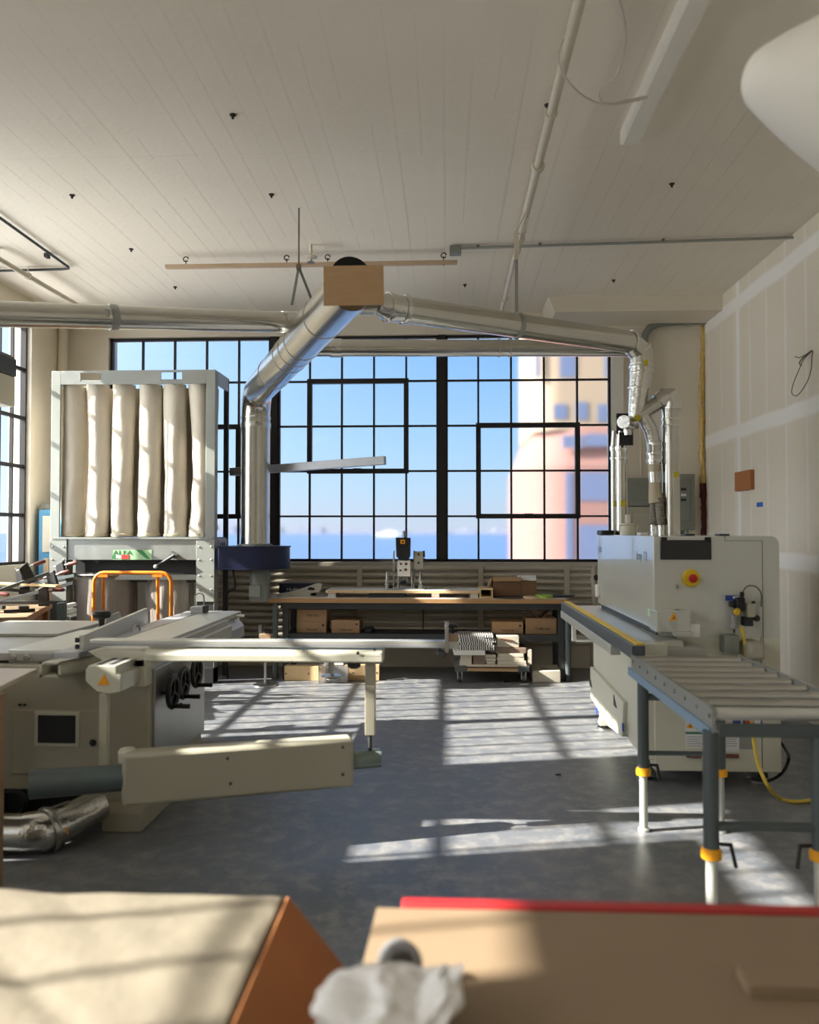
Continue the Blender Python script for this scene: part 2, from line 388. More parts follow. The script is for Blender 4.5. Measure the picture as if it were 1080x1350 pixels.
# unseen panels added to the left windows, shaping sun patches (y0, y1, z0, z1)
SUN_BLOCK = [(1.56, 2.92, Z_SILL, 3.50), (2.92, 3.18, Z_SILL, 2.45), (3.18, 3.43, 1.70, 2.60), (4.38, 5.18, Z_SILL, 2.73), (5.18, 5.40, 2.50, 2.73), (5.40, 5.74, 2.44, 2.73), (5.38, 5.44, Z_SILL, 2.5), (.36, 1.50, 3.60, Z_HEAD)]
m = MB(); e = YN
for y0, y1 in LB:
    if y0-e > .2: m.box(XL-WT, XL, e, y0, 0, ZC)
    m.box(XL-WT, XL, y0, y1, 0, Z_SILL); m.box(XL-WT, XL, y0, y1, Z_HEAD, ZC)
    if y0-e <= .2 and e > YN: m.box(XL-WT, XL, e, y0, 0, Z_SILL); m.box(XL-WT, XL, e, y0, Z_HEAD, ZC)
    e = y1
m.box(XL-WT, XL, e, YB, 0, ZC)
for y0, y1, z0, z1 in SUN_BLOCK: m.box(XL-.06, XL-.02, y0, y1, z0, z1)
struct(m.build('wall_left', 'plaster', smooth=False))
struct(MB().prism([(1.08, ZC+.01), (1.16, 3.845), (XR, 3.845), (XR, ZC+.01)], 'y', 8.68, YB+.01).build('ceiling_beam', 'plaster', smooth=False))
struct(MB().box(XL, XR, YB-.03, YB, 0, .24).build('baseboard_back', 'plaster', smooth=False))
struct(MB().box(BX[0]-.03, BX[3]+.03, YB-.09, YB+.06, Z_SILL-.05, Z_SILL).build('sill_back', 'rad', bevel=.006))
struct(MB().box(BX[3]+.01, BX[3]+.13, YB-.035, YB+.02, Z_SILL, Z_HEAD).build('trim_1', 'white', bevel=.005))

def steel_window(name, P, a0, a1, sash, n=5, hv=.011, hh=.011, gmat='glass_back'):
    """P(a, d, z): point on the wall at distance a along it, d across it. Five by five panes, sash = (c0, c1, r0, r1)"""
    root = bpy.data.objects.new(name, None); C.objects.link(root); root.location = P((a0+a1)/2, 0, Z_SILL); struct(root)
    zs = [Z_SILL + (Z_HEAD-Z_SILL)*k/5 for k in range(6)]; as_ = [a0 + (a1-a0)*k/n for k in range(n+1)]
    def bx(mb, a, b, z0, z1, d0, d1):
        p, q = P(a, d0, z0), P(b, d1, z1)
        mb.box(min(p.x, q.x), max(p.x, q.x), min(p.y, q.y), max(p.y, q.y), z0, z1)
    m = MB(); w = .026
    for a, b, c, d in ((a0-.005, a0+w, Z_SILL, Z_HEAD), (a1-w, a1+.005, Z_SILL, Z_HEAD), (a0, a1, Z_SILL, Z_SILL+.03), (a0, a1, Z_HEAD-.03, Z_HEAD)): bx(m, a, b, c, d, -.03, .03)
    m.build('window_frame', 'frame', root, smooth=False)
    m = MB()
    for k in range(1, n): bx(m, as_[k]-hv, as_[k]+hv, Z_SILL, Z_HEAD, -.018, .018)
    for k in range(1, 5): bx(m, a0, a1, zs[k]-hh, zs[k]+hh, -.0175, .0175)
    m.build('glazing_bars', 'frame', root, smooth=False)
    if sash:
        c0, c1, r0, r1 = sash; m = MB(); h = .027
        A, B, Z0, Z1 = as_[c0], as_[c1], zs[r0], zs[r1]
        bx(m, A-h, A+h, Z0-h, Z1+h, -.045, .02); bx(m, B-h, B+h, Z0-h, Z1+h, -.045, .02)
        bx(m, A-h, B+h, Z0-h, Z0+h, -.044, .0195); bx(m, A-h, B+h, Z1-h, Z1+h, -.044, .0195)
        s = m.build('window_sash', 'frame', root, smooth=False)
        m = MB(); mid = (A+B)/2; bx(m, mid-.05, mid+.05, Z0+.0, Z0+.03, -.075, -.045); m.build('latch', 'frame', s, bevel=.004)
    m = MB(); bx(m, a0+.005, a1-.005, Z_SILL+.005, Z_HEAD-.005, -.002, .002); m.build('glass', gmat, root, smooth=False)
    return root
PB = lambda a, d, z: Vector((a, YB+.08+d, z))
PL = lambda a, d, z: Vector((XL-.08-d, a, z))
hw = .04
steel_window('window_1', PB, BX[0], BX[1]-hw, (1, 4, 1, 3))
steel_window('window_2', PB, BX[1]+hw, BX[2]-hw, (1, 4, 2, 4))
steel_window('window_3', PB, BX[2]+hw, BX[3], (1, 4, 1, 3))
for i in (1, 2): struct(MB().box(BX[i]-hw, BX[i]+hw, YB+.02, YB+.13, Z_SILL, Z_HEAD).build('mullion', 'frame', smooth=False))
for k, (y0, y1) in enumerate(LB): steel_window('window_%d' % (k+4), PL, y0, y1, None, max(4, round((y1-y0)/.246)), .011 if k != 1 else .007, .019 if k != 1 else .006, 'glass')
for y in (1.53, 5.60): struct(MB().box(XL-.13, XL-.02, y-.05, y+.05, Z_SILL, Z_HEAD).build('mullion', 'frame', smooth=False))
# ------------------------------------------------------------------ what stands outside
M['sea'] = mat('bay water', (60, 82, 114), .35, 0, .08, .01, spec=.3)
M['shore'] = mat('haze toned shore', (128, 132, 146), .9, 0, .12, .004)  # aerial haze of the distance put into the pale base colour
M['tower_pink'] = mat('pink brick', (108, 78, 71), .85, 0, .06, .5)
M['tower_tan'] = mat('tan stone', (116, 102, 85), .85, 0, .05, .5)
M['tower_grey'] = mat('blue grey window glass', (78, 88, 112), .35, 0, .1, .3)
M['ship'] = mat('ship white', (240, 236, 232), .5)
struct(MB().box(-9000, 9000, 60, 9000, -31, -30).build('sea', 'sea', smooth=False))
m = MB(); rnd = random.Random(3)
x = -4000
while x < 4000:
    w = rnd.uniform(60, 260); h = rnd.uniform(18, 46) if rnd.random() < .75 else rnd.uniform(50, 84)
    m.box(x, x+w, 8000+rnd.uniform(0, 60), 8200, -31, -30+h); x += w*rnd.uniform(.7, 1.05)
m.box(-4200, 4200, 7985, 8300, -31, -18)
struct(m.build('far_shore', 'shore', smooth=False))
t = thing('ship', 'small white ship out on the blue bay', 'ship', at(510, 706, 3000))
c = at(510, 706, 3000)
MB().prism([(c.x-44, c.z-1), (c.x+40, c.z-1), (c.x+50, c.z+6), (c.x-46, c.z+6)], 'y', c.y-6, c.y+6).build('hull', 'ship', t)
MB().box(c.x-10, c.x+30, c.y-5, c.y+5, c.z+6, c.z+13).build('superstructure', 'ship', t)
# brick tower to the right of the view: rounded lower block, set-back upper block
def P2(px, Y): return at(px, 700, Y).x
YT = 70.0
t = thing('tower_building', 'pink brick and tan stone tower seen through the right-hand window bay', 'building', (P2(760, YT), YT+8, -30))
tag(t, kind='thing')
zl = at(700, 560, YT).z; zt = at(700, 430, YT).z+14
xl, xu = P2(690, YT), P2(707, YT); xr = xl+18
def rounded(x0, x1, y0, y1, r, n=8): return [(x0+r-r*math.cos(R(90*k/n)), y0+r-r*math.sin(R(90*k/n))) for k in range(n+1)] + [(x1, y0), (x1, y1), (x0, y1)]
m = MB(); zc = at(690, 615, YT).z
m.prism(rounded(xl, xr, YT-1, YT+16, 4.5), 'z', -30, zc)
a = rounded(xl, xr, YT-1, YT+16, 4.5); b = rounded(xu+.3, xr, YT+.6, YT+16, 4.0)
va = [m.b.verts.new((p[0], p[1], zc)) for p in a]; vb = [m.b.verts.new((p[0], p[1], zl)) for p in b]
for i in range(len(a)): m.b.faces.new((va[i], va[(i+1) % len(a)], vb[(i+1) % len(a)], vb[i]))
m.build('lower_block', 'tower_pink', t)
MB().prism(rounded(xu, xr, YT+.6, YT+15, 2.2), 'z', zl-.4, zt).build('upper_block', 'tower_tan', t)
def win(px0, py0, px1, py1, Y):
    m = MB(); m.pbox(px0, py0, px1, py1, Y-.06, Y+.4); m.build('window', 'tower_grey', t, smooth=False)
for a in ((738, 420, 760, 497), (797, 420, 812, 497), (730, 533, 748, 552), (759, 530, 775, 553), (788, 533, 806, 556), (706, 440, 712, 497)): win(*a, YT+.6)
for a in ((742, 574, 770, 590), (772, 572, 812, 588), (764, 622, 812, 660), (763, 692, 812, 742), (746, 622, 756, 742)): win(*a, YT-1)
# ================================================================== extraction ductwork
def ring(mb, p, d, r, w=.02, t=.006):
    d = Vector(d).normalized(); mb.lathe([(r-.004, -w/2), (r+t, -w/2), (r+t*1.4, 0), (r+t, w/2), (r-.004, w/2)], p, d, 28)
DA, DB = Vector((-1.97, 8.40, 2.93)), Vector((-.575, 4.93, 2.985))
dd = (DB-DA).normalized()
t = thing('extraction_duct', 'thick galvanised main duct rising from the blue fan and bending towards the ceiling centre', 'duct', (DA.x, DA.y, 1.38))
el = [(DA.x, DA.y, 1.385), (DA.x, DA.y, 2.74)] + [Vector((DA.x, DA.y, 2.74)) + Vector((dd.x, dd.y, 0))*(.22*(1-math.cos(R(a)))) + Vector((0, 0, .22*math.sin(R(a)))) for a in (30, 60, 88)]
off = el[-1]-DA-dd*.22
end = DB + Vector((0, 0, off.z))
MB().tube(el + [end], .148, 36).build('pipe', 'duct', t)
m = MB()
ring(m, (DA.x, DA.y, 2.62), (0, 0, 1), .148, .06); ring(m, (DA.x, DA.y, 2.70), (0, 0, 1), .148, .02)
m.build('collar', 'foil', t)
for k in (.25, .46, .53, .60, .80):
    m = MB(); ring(m, el[-1].lerp(end, k), dd, .148, .016, .004); m.build('seam_band', 'duct', t)
m = MB(); m.lathe([(.132, 0), (.132, .012), (.02, .012)], end+Vector((0, 0, .052)), dd, 30); m.build('end_cap', 'rubber', t)
MAIN = lambda k: el[-1].lerp(end, k)
# plywood plate across the open end
a, b = at(427, 351, 4.82), at(506, 402, 4.82)
o = MB().obox(((a.x+b.x)/2, 4.82, (a.z+b.z)/2), (b.x-a.x, .012, a.z-b.z), (0, -.8, 2)).build('plywood_plate', 'ply', bevel=.001)
tag(o, 'rectangular plywood plate fixed over the open end of the main duct', 'board')
# V-shaped hanger
t = thing('duct_hanger', 'V-shaped strap hanger holding the thick main duct from the ceiling', 'hanger', (at(394, 352, 6.2).x, 6.2, ZC-.02))
p0 = at(394, 352, 6.2); p1 = at(385, 402, 6.1); p2 = at(411, 395, 6.3)
MB().cyl(p0, (p0.x, p0.y, ZC), .006, seg=10).build('rod', 'wire', t)
MB().bar(p0, p1, .02, .006, (0, 1, 0)).bar(p0, p2, .02, .006, (0, 1, 0)).build('strap', 'panel_grey', t)
MB().obox(p0, (.035, .03, .04)).build('clip', 'wire', t)
# branch to the left, crossing to the picture's edge
j = at(392, 425, 6.25); e = at(-70, 412, 4.75)
t = thing('branch_duct', 'thin galvanised branch duct crossing left above the bag filter', 'duct', (j.x, j.y, j.z-.1))
d = (e-j).normalized(); f_ = e+d*.75
MB().tube([j, e, f_, f_+d*.09+Vector((0, 0, -.03)), f_+d*.13+Vector((0, 0, -.13)), Vector((f_.x+d.x*.13, f_.y+d.y*.13, .0))], .08, 28, True, [.076, .082, .084, .084, .084, .084]).build('pipe', 'duct', t)
m = MB(); ring(m, j+d*.06, d, .078, .14, .004); m.build('junction_collar', 'foil', t)
q = at(140, 418, j.y+(e.y-j.y)*.52); q = j + d*((q-j).dot(d))
m = MB(); ring(m, q, d, .08, .05, .006); m.obox(q+Vector((0, -.09, 0)), (.03, .03, .05)); m.build('clamp', 'galv', t)
# branch to the right, nearer one
a, b, c = at(468, 404, 5.32), at(506, 404, 5.25), at(838, 452, 6.45)
t = thing('branch_duct', 'galvanised branch duct sloping across to the right above the bench, nearer of the two', 'duct', (b.x, b.y, b.z-.12))
d = (c-b).normalized()
c2 = Vector((c.x+.03, c.y+.02, c.z-.02)); low = at(846, 482, 6.47)
MB().tube([b+d*.10, c-d*.05, c2+Vector((.02, 0, -.06)), low], .086, 28).build('pipe', 'duct', t)
MB().tube([a, b], .052, 24).build('neck', 'duct', t)
m = MB().tube([b-d*.05, b+d*.02, b+d*.16], .088, 24, True, [.056, .09, .09]); ring(m, b+d*.03, d, .09, .02, .008); ring(m, b+d*.15, d, .09, .03, .008); m.build('junction_collar', 'foil', t)
q = b+d*((at(678, 430, 5.85)-b).dot(d))
m = MB(); ring(m, q, d, .087, .03, .005); m.build('clamp', 'galv', t)
HANG = q
m = MB(); ring(m, c-d*.06, d, .087, .02, .006); ring(m, c2+Vector((.01, 0, -.04)), (.55, .2, -.8), .087, .02, .006); m.build('elbow_seam', 'foil', t)
# branch to the right, farther one
a, b = at(418, 459, 6.75), at(826, 459, 6.85)
t = thing('branch_duct', 'galvanised branch duct running level behind the sloping one in front of the window top', 'duct', (a.x, a.y, a.z-.1))
d = (b-a).normalized()
MB().tube([a-d*.1, b, b+Vector((.09, 0, -.03)), b+Vector((.13, 0, -.12)), b+Vector((.13, 0, -.30))], .07, 24).build('pipe', 'duct', t)
m = MB(); ring(m, a+d*.16, d, .071, .10, .006); m.build('junction_collar', 'foil', t)
for px in (658, 672):
    m = MB(); ring(m, a+d*((at(px, 459, 6.8)-a).dot(d)), d, .071, .02, .004); m.build('seam_band', 'duct', t)
# drop to the edge bander
YD = 6.45
t = thing('drop_duct', 'tapering silver drop duct below the right-hand elbow, with branches to the edge bander', 'duct', at(845, 560, YD))
p = lambda px, py, Y=YD: at(px, py, Y)
MB().tube([p(846, 480), p(846, 490), p(842, 520), p(838, 552)], .1, 28, True, [.092, .088, .074, .058]).build('reducer', 'foil', t)
for q, ax_, rr, ww in ((p(846, 484), (0, 0, 1), .092, .02), (p(846, 492), (0, 0, 1), .087, .02), (p(842, 512), (.05, 0, 1), .079, .015)): m = MB(); ring(m, q, ax_, rr, ww, .005); m.build('seam_band', 'foil', t)
MB().pbox(850, 474, 855, 482, YD-.105, YD-.08).build('caution_tag', 'yellow_tag', t)
# loop to the right
top = [p(842, 548), p(858, 537), p(872, 526), p(880, 522), p(884, 526), p(884, 536), p(884, 560)]
MB().tube([p(838, 550), p(874, 527)], .058, 24).build('side_branch', 'duct', t)
MB().tube([p(868, 531), p(876, 524), p(882, 524), p(885, 530), p(885, 540)], .072, 24).build('elbow', 'foil', t)
z0 = 1.5
q = p(884, 540)
MB().tube([q, (q.x, q.y, z0)], .066, 28).build('down_pipe', 'duct', t)
for dz in (.08, .13): m = MB(); ring(m, (q.x, q.y, q.z-dz), (0, 0, 1), .066, .018, .005); m.build('seam_band', 'foil', t)
MB().pbox(890, 622, 895, 629, YD-.08, YD-.05).build('caution_tag', 'yellow_tag', t)
# straight branch with flexible tails
MB().tube([p(846, 545), p(858, 566), p(862, 582)], .058, 24, True, [.05, .056, .052]).build('angled_branch', 'foil', t)
MB().tube([p(862, 580), p(863, 612)], .052, 24).tube([p(863, 622), p(864, 640)], .045, 24).build('damper_pipe', 'duct', t)
m = MB()
for y in (586, 598, 608): ring(m, p(863, y), (0, 0, 1), .053, .03, .007)
m.obox(p(855, 592)+Vector((-.01, -.05, 0)), (.012, .03, .07)); m.build('clamp', 'foil', t)
MB().tube([p(863, 608), p(863, 622)], .047, 24).build('sleeve', 'bag_cap', t)
MB().tube([p(864, 636), p(864, 650), p(866, 662)], .045, 24, True, [.047, .05, .062]).build('splitter', 'bag_cap', t)
for dx, Y in ((-5, YD+.03), (5, YD-.03)):
    m = MB(); a, b = at(866+dx*.6, 656, Y), at(867+dx, 692, Y)
    n = 26; pts = [a.lerp(b, k/n) for k in range(n+1)]
    m.tube(pts, .03, 18, True, [.031+(.004 if k % 2 else 0) for k in range(n+1)]); h = m.build('flexible_hose', 'hose', t)
    MB().tube([b+Vector((0, 0, .03)), (b.x, b.y, z0)], .026, 18).build('hose_clamp', 'foil', h)
# left elbow and its gate plates
MB().tube([p(840, 556), p(828, 558), p(822, 556, YD-.12)], .05, 22, True, [.056, .056, .05]).tube([p(828, 562), p(828, 574)], .036, 20).build('elbow', 'foil', t)
MB().lathe([(.02, 0), (.026, .006), (.02, .012)], p(840, 551, YD-.07), (0, -1, 0), 18).build('caution_tag', 'yellow_tag', t)
MB().pbox(813, 545, 835, 572, YD+.08, YD+.09).build('blast_gate', 'black', t)
MB().pbox(816.5, 570, 835, 587, YD-.015, YD-.005).build('blast_gate', 'black', t)
# two slim pipes behind the gate
for px, r, Y, lab in ((809.5, .026, 6.62, 'slimmer of the two silver down pipes beside the window edge above the edge bander'),
                      (819.5, .046, 6.58, 'wider of the two silver down pipes left of the grey electrical boxes')):
    tt = thing('down_pipe', lab, 'pipe', (at(px, 650, Y).x, Y, z0)); q = at(px, 588, Y)
    MB().tube([(q.x, q.y, z0), (q.x, q.y, q.z), (q.x+.005, q.y-.03, q.z+.12)], r, 22).build('pipe', 'duct', tt)
    m = MB(); ring(m, (q.x, q.y, q.z-.02), (0, 0, 1), r, .04, .006); ring(m, (q.x, q.y, q.z-.10), (0, 0, 1), r, .02, .006); m.build('collar', 'foil', tt)
    MB().box(q.x-r*.4, q.x+r*.5, q.y-r-.006, q.y-r+.004, at(px, 668, Y).z, at(px, 660, Y).z).build('caution_tag', 'yellow_tag', tt)
# ------------------------------------------------------------------ ceiling runs
xs, zs_ = .59, 3.86
t = thing('sprinkler_pipe', 'painted sprinkler pipe running along the ceiling to the window wall, right of centre', 'pipe', (xs, 3, zs_))
MB().tube([(xs, YN, zs_), (xs, 6.5, zs_)], .027, 18).build('pipe', 'white_pipe', t)
MB().tube([(xs, 6.45, zs_), (xs, YB, zs_)], .02, 16).build('thin_pipe', 'white_pipe', t)
m = MB(); ring(m, (xs, 5.22, zs_), (0, 1, 0), .027, .05, .012); ring(m, (xs, 6.5, zs_), (0, 1, 0), .024, .06, .012); m.build('coupling', 'white_pipe', t)
for y in (4.55, 6.35, 8.2):
    m = MB(); ring(m, (xs, y, zs_), (0, 1, 0), .03, .02, .004); m.cyl((xs, y, zs_+.03), (xs, y, ZC), .005, seg=8); m.build('hanger_ring', 'white_pipe', t)
t = thing('strap_hanger', 'thin metal strap hanger dropping from the sprinkler pipe to the sloping duct', 'hanger', HANG)
MB().bar(HANG+Vector((0, 0, -.1)), (HANG.x, HANG.y, 3.52), .024, .006, (0, 1, 0)).build('strap', 'galv', t)
MB().bar((HANG.x, HANG.y, 3.46), (HANG.x, HANG.y, 3.66), .03, .022, (0, 1, 0)).build('bracket', 'white_pipe', t)
MB().tube([(HANG.x, HANG.y, 3.66), (xs, HANG.y+.1, zs_)], .004, 8).tube([(HANG.x+.02, HANG.y, 3.50), (xs+.05, HANG.y+.2, ZC-.01)], .004, 8).build('wire', 'white_pipe', t)
# conduit with box
a, b = at(605, 328, 7.07), at(1043, 316, 6.93)
t = thing('conduit', 'slim metal conduit crossing the ceiling from the small box to the drywall', 'conduit', (a.x, a.y, ZC-.03))
zc = ZC-.03
MB().tube([(a.x, a.y, zc), (XR, b.y, zc)], .012, 12).build('tube', 'galv', t)
MB().obox((a.x-.03, a.y, zc-.02), (.10, .08, .07)).build('junction_box', 'panel_grey', t, bevel=.006)
for k in (.06, .25, .62):
    MB().obox((a.x+(XR-a.x)*k, a.y+(b.y-a.y)*k, zc+.008), (.022, .022, .03)).build('clip', 'wire', t)
a, b, c = at(-60, 240, 5.6), at(93, 348, 7.45), at(-40, 351, 7.5)
t = thing('conduit', 'thin dark conduit with a sharp corner on the ceiling at the left edge', 'conduit', (b.x, b.y, zc))
k_ = (b.x-a.x)/(b.y-5.2)
MB().tube([(b.x-k_*(b.y+1.0) if k_ < .12 else a.x, -1.0 if k_ < .12 else 5.2, zc), (b.x, b.y-.05, zc), (b.x-.02, b.y, zc), (b.x-.08, b.y+.02, zc), (XL, 7.5, zc)], .012, 12).build('tube', 'dark_steel', t)
MB().obox((b.x-.05, b.y-.35, zc), (.03, .06, .035)).build('coupling', 'dark_steel', t)
t = thing('sprinkler_pipe', 'painted sprinkler pipe near the ceiling at the left edge of the picture', 'pipe', (-3.75, 7, 3.86))
a, b = at(2, 342, 7.0), at(95, 398, 8.3)
MB().tube([(a.x-.02, 6.9, a.z), b, (b.x, YB, b.z)], .024, 16).build('pipe', 'white_pipe', t)
MB().tube([(a.x-.02, 6.95, a.z), (a.x-.02, 6.95, ZC)], .03, 14).build('riser', 'white_pipe', t)
q = Vector((a.x-.02, 6.9, a.z)).lerp(b, .40)
m = MB(); ring(m, q, b-a, .03, .02, .005); m.cyl(q, (q.x, q.y, ZC), .005, seg=8); m.build('hanger_ring', 'white_pipe', t)
# suspended batten
a, b = at(219, 352, 7.2), at(603, 346, 7.2)
t = thing('wooden_batten', 'long thin painted wooden batten hung under the ceiling behind the main duct', 'batten', ((a.x+b.x)/2, 7.2, a.z))
MB().bar(a, b, .05, .03).build('strip', 'batten', t)
for px in (245, 378, 432, 585):
    q = at(px, 350, 7.2); m = MB().cyl((q.x, 7.2, q.z), (q.x, 7.2, ZC-.05), .004, seg=8)
    m.tube(arc((q.x, 7.2, ZC-.045), .022, 0, 330, 12, (1, 0, 0), (0, 0, 1)), .005, 8, False); m.build('hook', 'anchor', t)
t = thing('sprinkler', 'small pale pendant sprinkler head beside the wooden batten', 'sprinkler', (at(410, 345, 7.0).x, 7.0, ZC))
q = at(410, 345, 7.0)
MB().cyl((q.x, 7.0, ZC), (q.x, 7.0, q.z), .012, seg=12).build('stem', 'white_pipe', t)
MB().lathe([(.03, 0), (.055, .008), (.055, .014), (.02, .02)], (q.x, 7.0, q.z+.03), seg=20).build('escutcheon', 'white_pipe', t)
MB().lathe([(.022, 0), (.034, -.006), (.034, -.01)], (q.x, 7.0, q.z), seg=16).build('deflector', 'wire', t)
# strip light casing and lamp shade
t = thing('strip_light', 'long white strip light casing on the ceiling, right of the sprinkler pipe', 'light', (1.14, 4, ZC-.1))
MB().prism([(1.085, ZC), (1.085, ZC-.07), (1.10, ZC-.085), (1.19, ZC-.085), (1.205, ZC-.07), (1.205, ZC)], 'y', 1.2, 5.08).build('casing', 'casing', t)
MB().box(1.083, 1.207, 5.08, 5.09, ZC-.088, ZC).build('end_plate', 'casing', t)
t = thing('lamp_shade', 'large smooth white lamp shade hanging in the top right corner of the picture', 'lamp', at(1130, 90, 2.3))
Y = 2.3
c = at(1028, 104, Y); ax = (at(1228, 122, Y) - c).normalized()
r0 = .10
prof = [(r0*math.sin(R(a)), -r0*math.cos(R(a))) for a in range(2, 57, 6)]
for k in range(1, 9): prof.append((prof[9][0]+.05*k*math.tan(R(35))*(1-.03*k), prof[9][1]+.05*k))
m = MB().lathe([(.001, -r0)] + prof + [(prof[-1][0]-.01, prof[-1][1]+.005), (prof[-1][0]*.8, prof[-1][1]-.02), (.01, prof[-1][1]-.04)], c, ax, 48)
m.build('shade', 'shade', t)
e = c + ax*.2
MB().cyl(e+Vector((0, 0, .05)), (e.x, e.y, ZC), .008, seg=10).build('suspension_rod', 'wire', t)
# loop of white tube
o = MB().tube(smooth_path([at(800, -60, 3.5), at(822, 20, 3.9), at(824, 60, 4.05), at(812, 100, 4.15), at(790, 120, 4.2), at(800, 137, 4.25), at(848, 128, 4.3), at(846, 131, 4.3), at(800, 138, 4.22), at(768, 126, 4.15), at(744, 100, 4.05), at(736, 75, 4.0), at(742, 52, 3.95), at(752, 44, 3.9)], 6), .006, 10).build('cable_loop', 'loop')
tag(o, 'thin white cable hanging in a loose loop beside the sprinkler pipe', 'cable')
# anchors left in the ceiling
proto = None
for px, py, lab in ((307, 151, 'dark anchor stub in the open ceiling above the wooden batten, nearest to the camera'), (95, 257, 'dark anchor stub in the ceiling left, above the cornered conduit'),
                    (358, 256, 'dark anchor stub in the ceiling just above the plywood plate'), (173, 328, 'dark anchor stub left of the wooden batten end'),
                    (231, 378, 'dark anchor stub between the batten and the left branch duct'), (886, 242, 'dark anchor stub in the ceiling between strip light and drywall'),
                    (809, 369, 'dark anchor stub in the ceiling behind the long slim conduit'), (613, 375, 'dark anchor stub over the sloping branch duct, left of the strap hanger'),
                    (722, 138, 'dark anchor stub right beside the painted sprinkler pipe')):
    q = atz(px, py, ZC)
    if proto is None:
        proto = MB().lathe([(.020, 0), (.018, -.008), (.008, -.012), (.008, -.026), (.001, -.028)], (q.x, q.y, ZC), seg=10).build('ceiling_anchor', 'anchor')
        base = proto.location.copy(); tag(proto, lab, 'anchor', 'iron anchors in the ceiling')
    else: again(proto, (q.x, q.y, base.z), random.random(), lab)
# ================================================================== bag filter unit
XA, XB, YF, YR = at(66, 700, 8.15).x, at(283, 700, 8.15).x, 8.15, 8.68
ZT, ZB = 3.16, 1.46
t = thing('dust_collector', 'tall galvanised dust collector with a row of pale cloth filter bags', 'dust collector', ((XA+XB)/2, (YF+YR)/2, 0))
pw = .095
def post(x0, x1, y0, y1, z0, z1, name='post', mt='galv_pale'): return MB().box(x0, x1, y0, y1, z0, z1).build(name, mt, t, bevel=.004)
post(XA, XA+pw, YF, YF+.02, ZB-.02, ZT); post(XB-pw, XB, YF, YF+.02, ZB-.02, ZT)
post(XA, XA+.02, YF+.02, YF+.11, ZB-.02, ZT); post(XB-.02, XB, YF+.02, YF+.10, ZB-.02, ZT)
post(XA, XA+.05, YR-.04, YR, 0, ZT); post(XB-.05, XB, YR-.04, YR, 0, ZT, 'post', 'dark_steel')
# front top rail with two cut-outs
zr = 3.02; H = [(at(106, 490, YF).x, at(133, 490, YF).x), (at(212, 490, YF).x, at(240, 490, YF).x)]
m = MB(); e = XA+pw
for a, b in H: m.box(e, a, YF, YF+.018, zr, ZT); m.box(a, b, YF, YF+.018, zr, zr+.03); m.box(a, b, YF, YF+.018, ZT-.02, ZT); e = b
m.box(e, XB-pw, YF, YF+.018, zr, ZT); m.build('top_rail', 'galv', t, smooth=False)
MB().box(XB-.018, XB, YF+.10, YR-.04, zr, ZT).build('top_rail', 'galv', t); MB().box(XA, XA+.018, YF+.11, YR-.04, zr, ZT).build('top_rail', 'galv', t)
MB().box(XA+.05, XB-.05, YR-.02, YR, ZT-.05, ZT).build('top_rail', 'galv', t)
m = MB()
for k in range(6):
    xx = XA+.17+(XB-XA-.34)*k/5; m.box(xx-.012, xx+.012, YF+.02, YR-.02, zr-.002, zr+.02)
m.build('bag_hanger_bars', 'galv', t, smooth=False)
# bags
def sock(cx, cy, z0, z1, r, sd, sway):
    rd = random.Random(sd); m = MB(); n, sg = 60, 24; ph = rd.uniform(0, 6); rows = []
    for i in range(n+1):
        u = i/n; z = z1+(z0-z1)*u
        ox = sway*math.sin(math.pi*u)*.06 + .008*math.sin(4*u+ph); rr = r*(1-.05*math.exp(-(1-u)*30))
        row = []
        for j in range(sg):
            a = 2*math.pi*j/sg
            w = noise.noise(Vector((math.cos(a)*1.4+sd*3, math.sin(a)*1.4, z*5.0)))*.010*(.35+u)
            w += .004*math.sin(a*3+ph+u*5)
            q = (1-u)*9; 
            if u > .8: w += .012*(u-.8)*5*noise.noise(Vector((a*2, z*26, sd)))
            row.append(m.b.verts.new((cx+ox+(rr+w)*math.cos(a), cy+(rr+w)*math.sin(a), z)))
        rows.append(row)
    for a, b in zip(rows, rows[1:]):
        for j in range(sg): m.b.faces.new((a[j], a[(j+1) % sg], b[(j+1) % sg], b[j]))
    m.b.faces.new(rows[0]); m.b.faces.new(rows[-1][::-1]); return m
cs = [at(p, 600, YF+.15).x for p in (97, 128.5, 162, 197, 231, 264)]
for k, x in enumerate(cs):
    b = sock(x, YF+.155, ZB+.01, zr+.012, .113, k+1, (.1, .3, .1, .2, .1, .5)[k]).build('filter_bag', 'bag', t)
    m = MB(); m.lathe([(.108, 0), (.116, .004), (.116, .026), (.108, .03)], (x, YF+.155, ZB+.012)); m.build('bag_hem', 'bag_cap', b)
for k, x in enumerate(cs):
    if k != 5 or True: sock(x+.005, YF+.405, ZB+.01, zr+.012, .10, k+31, .1).build('filter_bag', 'bag', t)
# plates below the bags
MB().box(XA+.02, XB-.02, YF-.012, YR-.01, ZB-.012, ZB+.006).build('bag_plate', 'galv_pale', t)
zp0, zp1 = at(150, 738, YF).z, ZB-.012
xl, xr = at(88, 740, YF).x, at(259, 740, YF).x
MB().box(xl, xr, YF+.01, YF+.022, zp0, zp1).build('front_panel', 'galv', t)
MB().box(XB-.022, XB-.004, YF+.14, YR-.04, 1.14, ZB-.012).build('side_panel', 'galv', t)
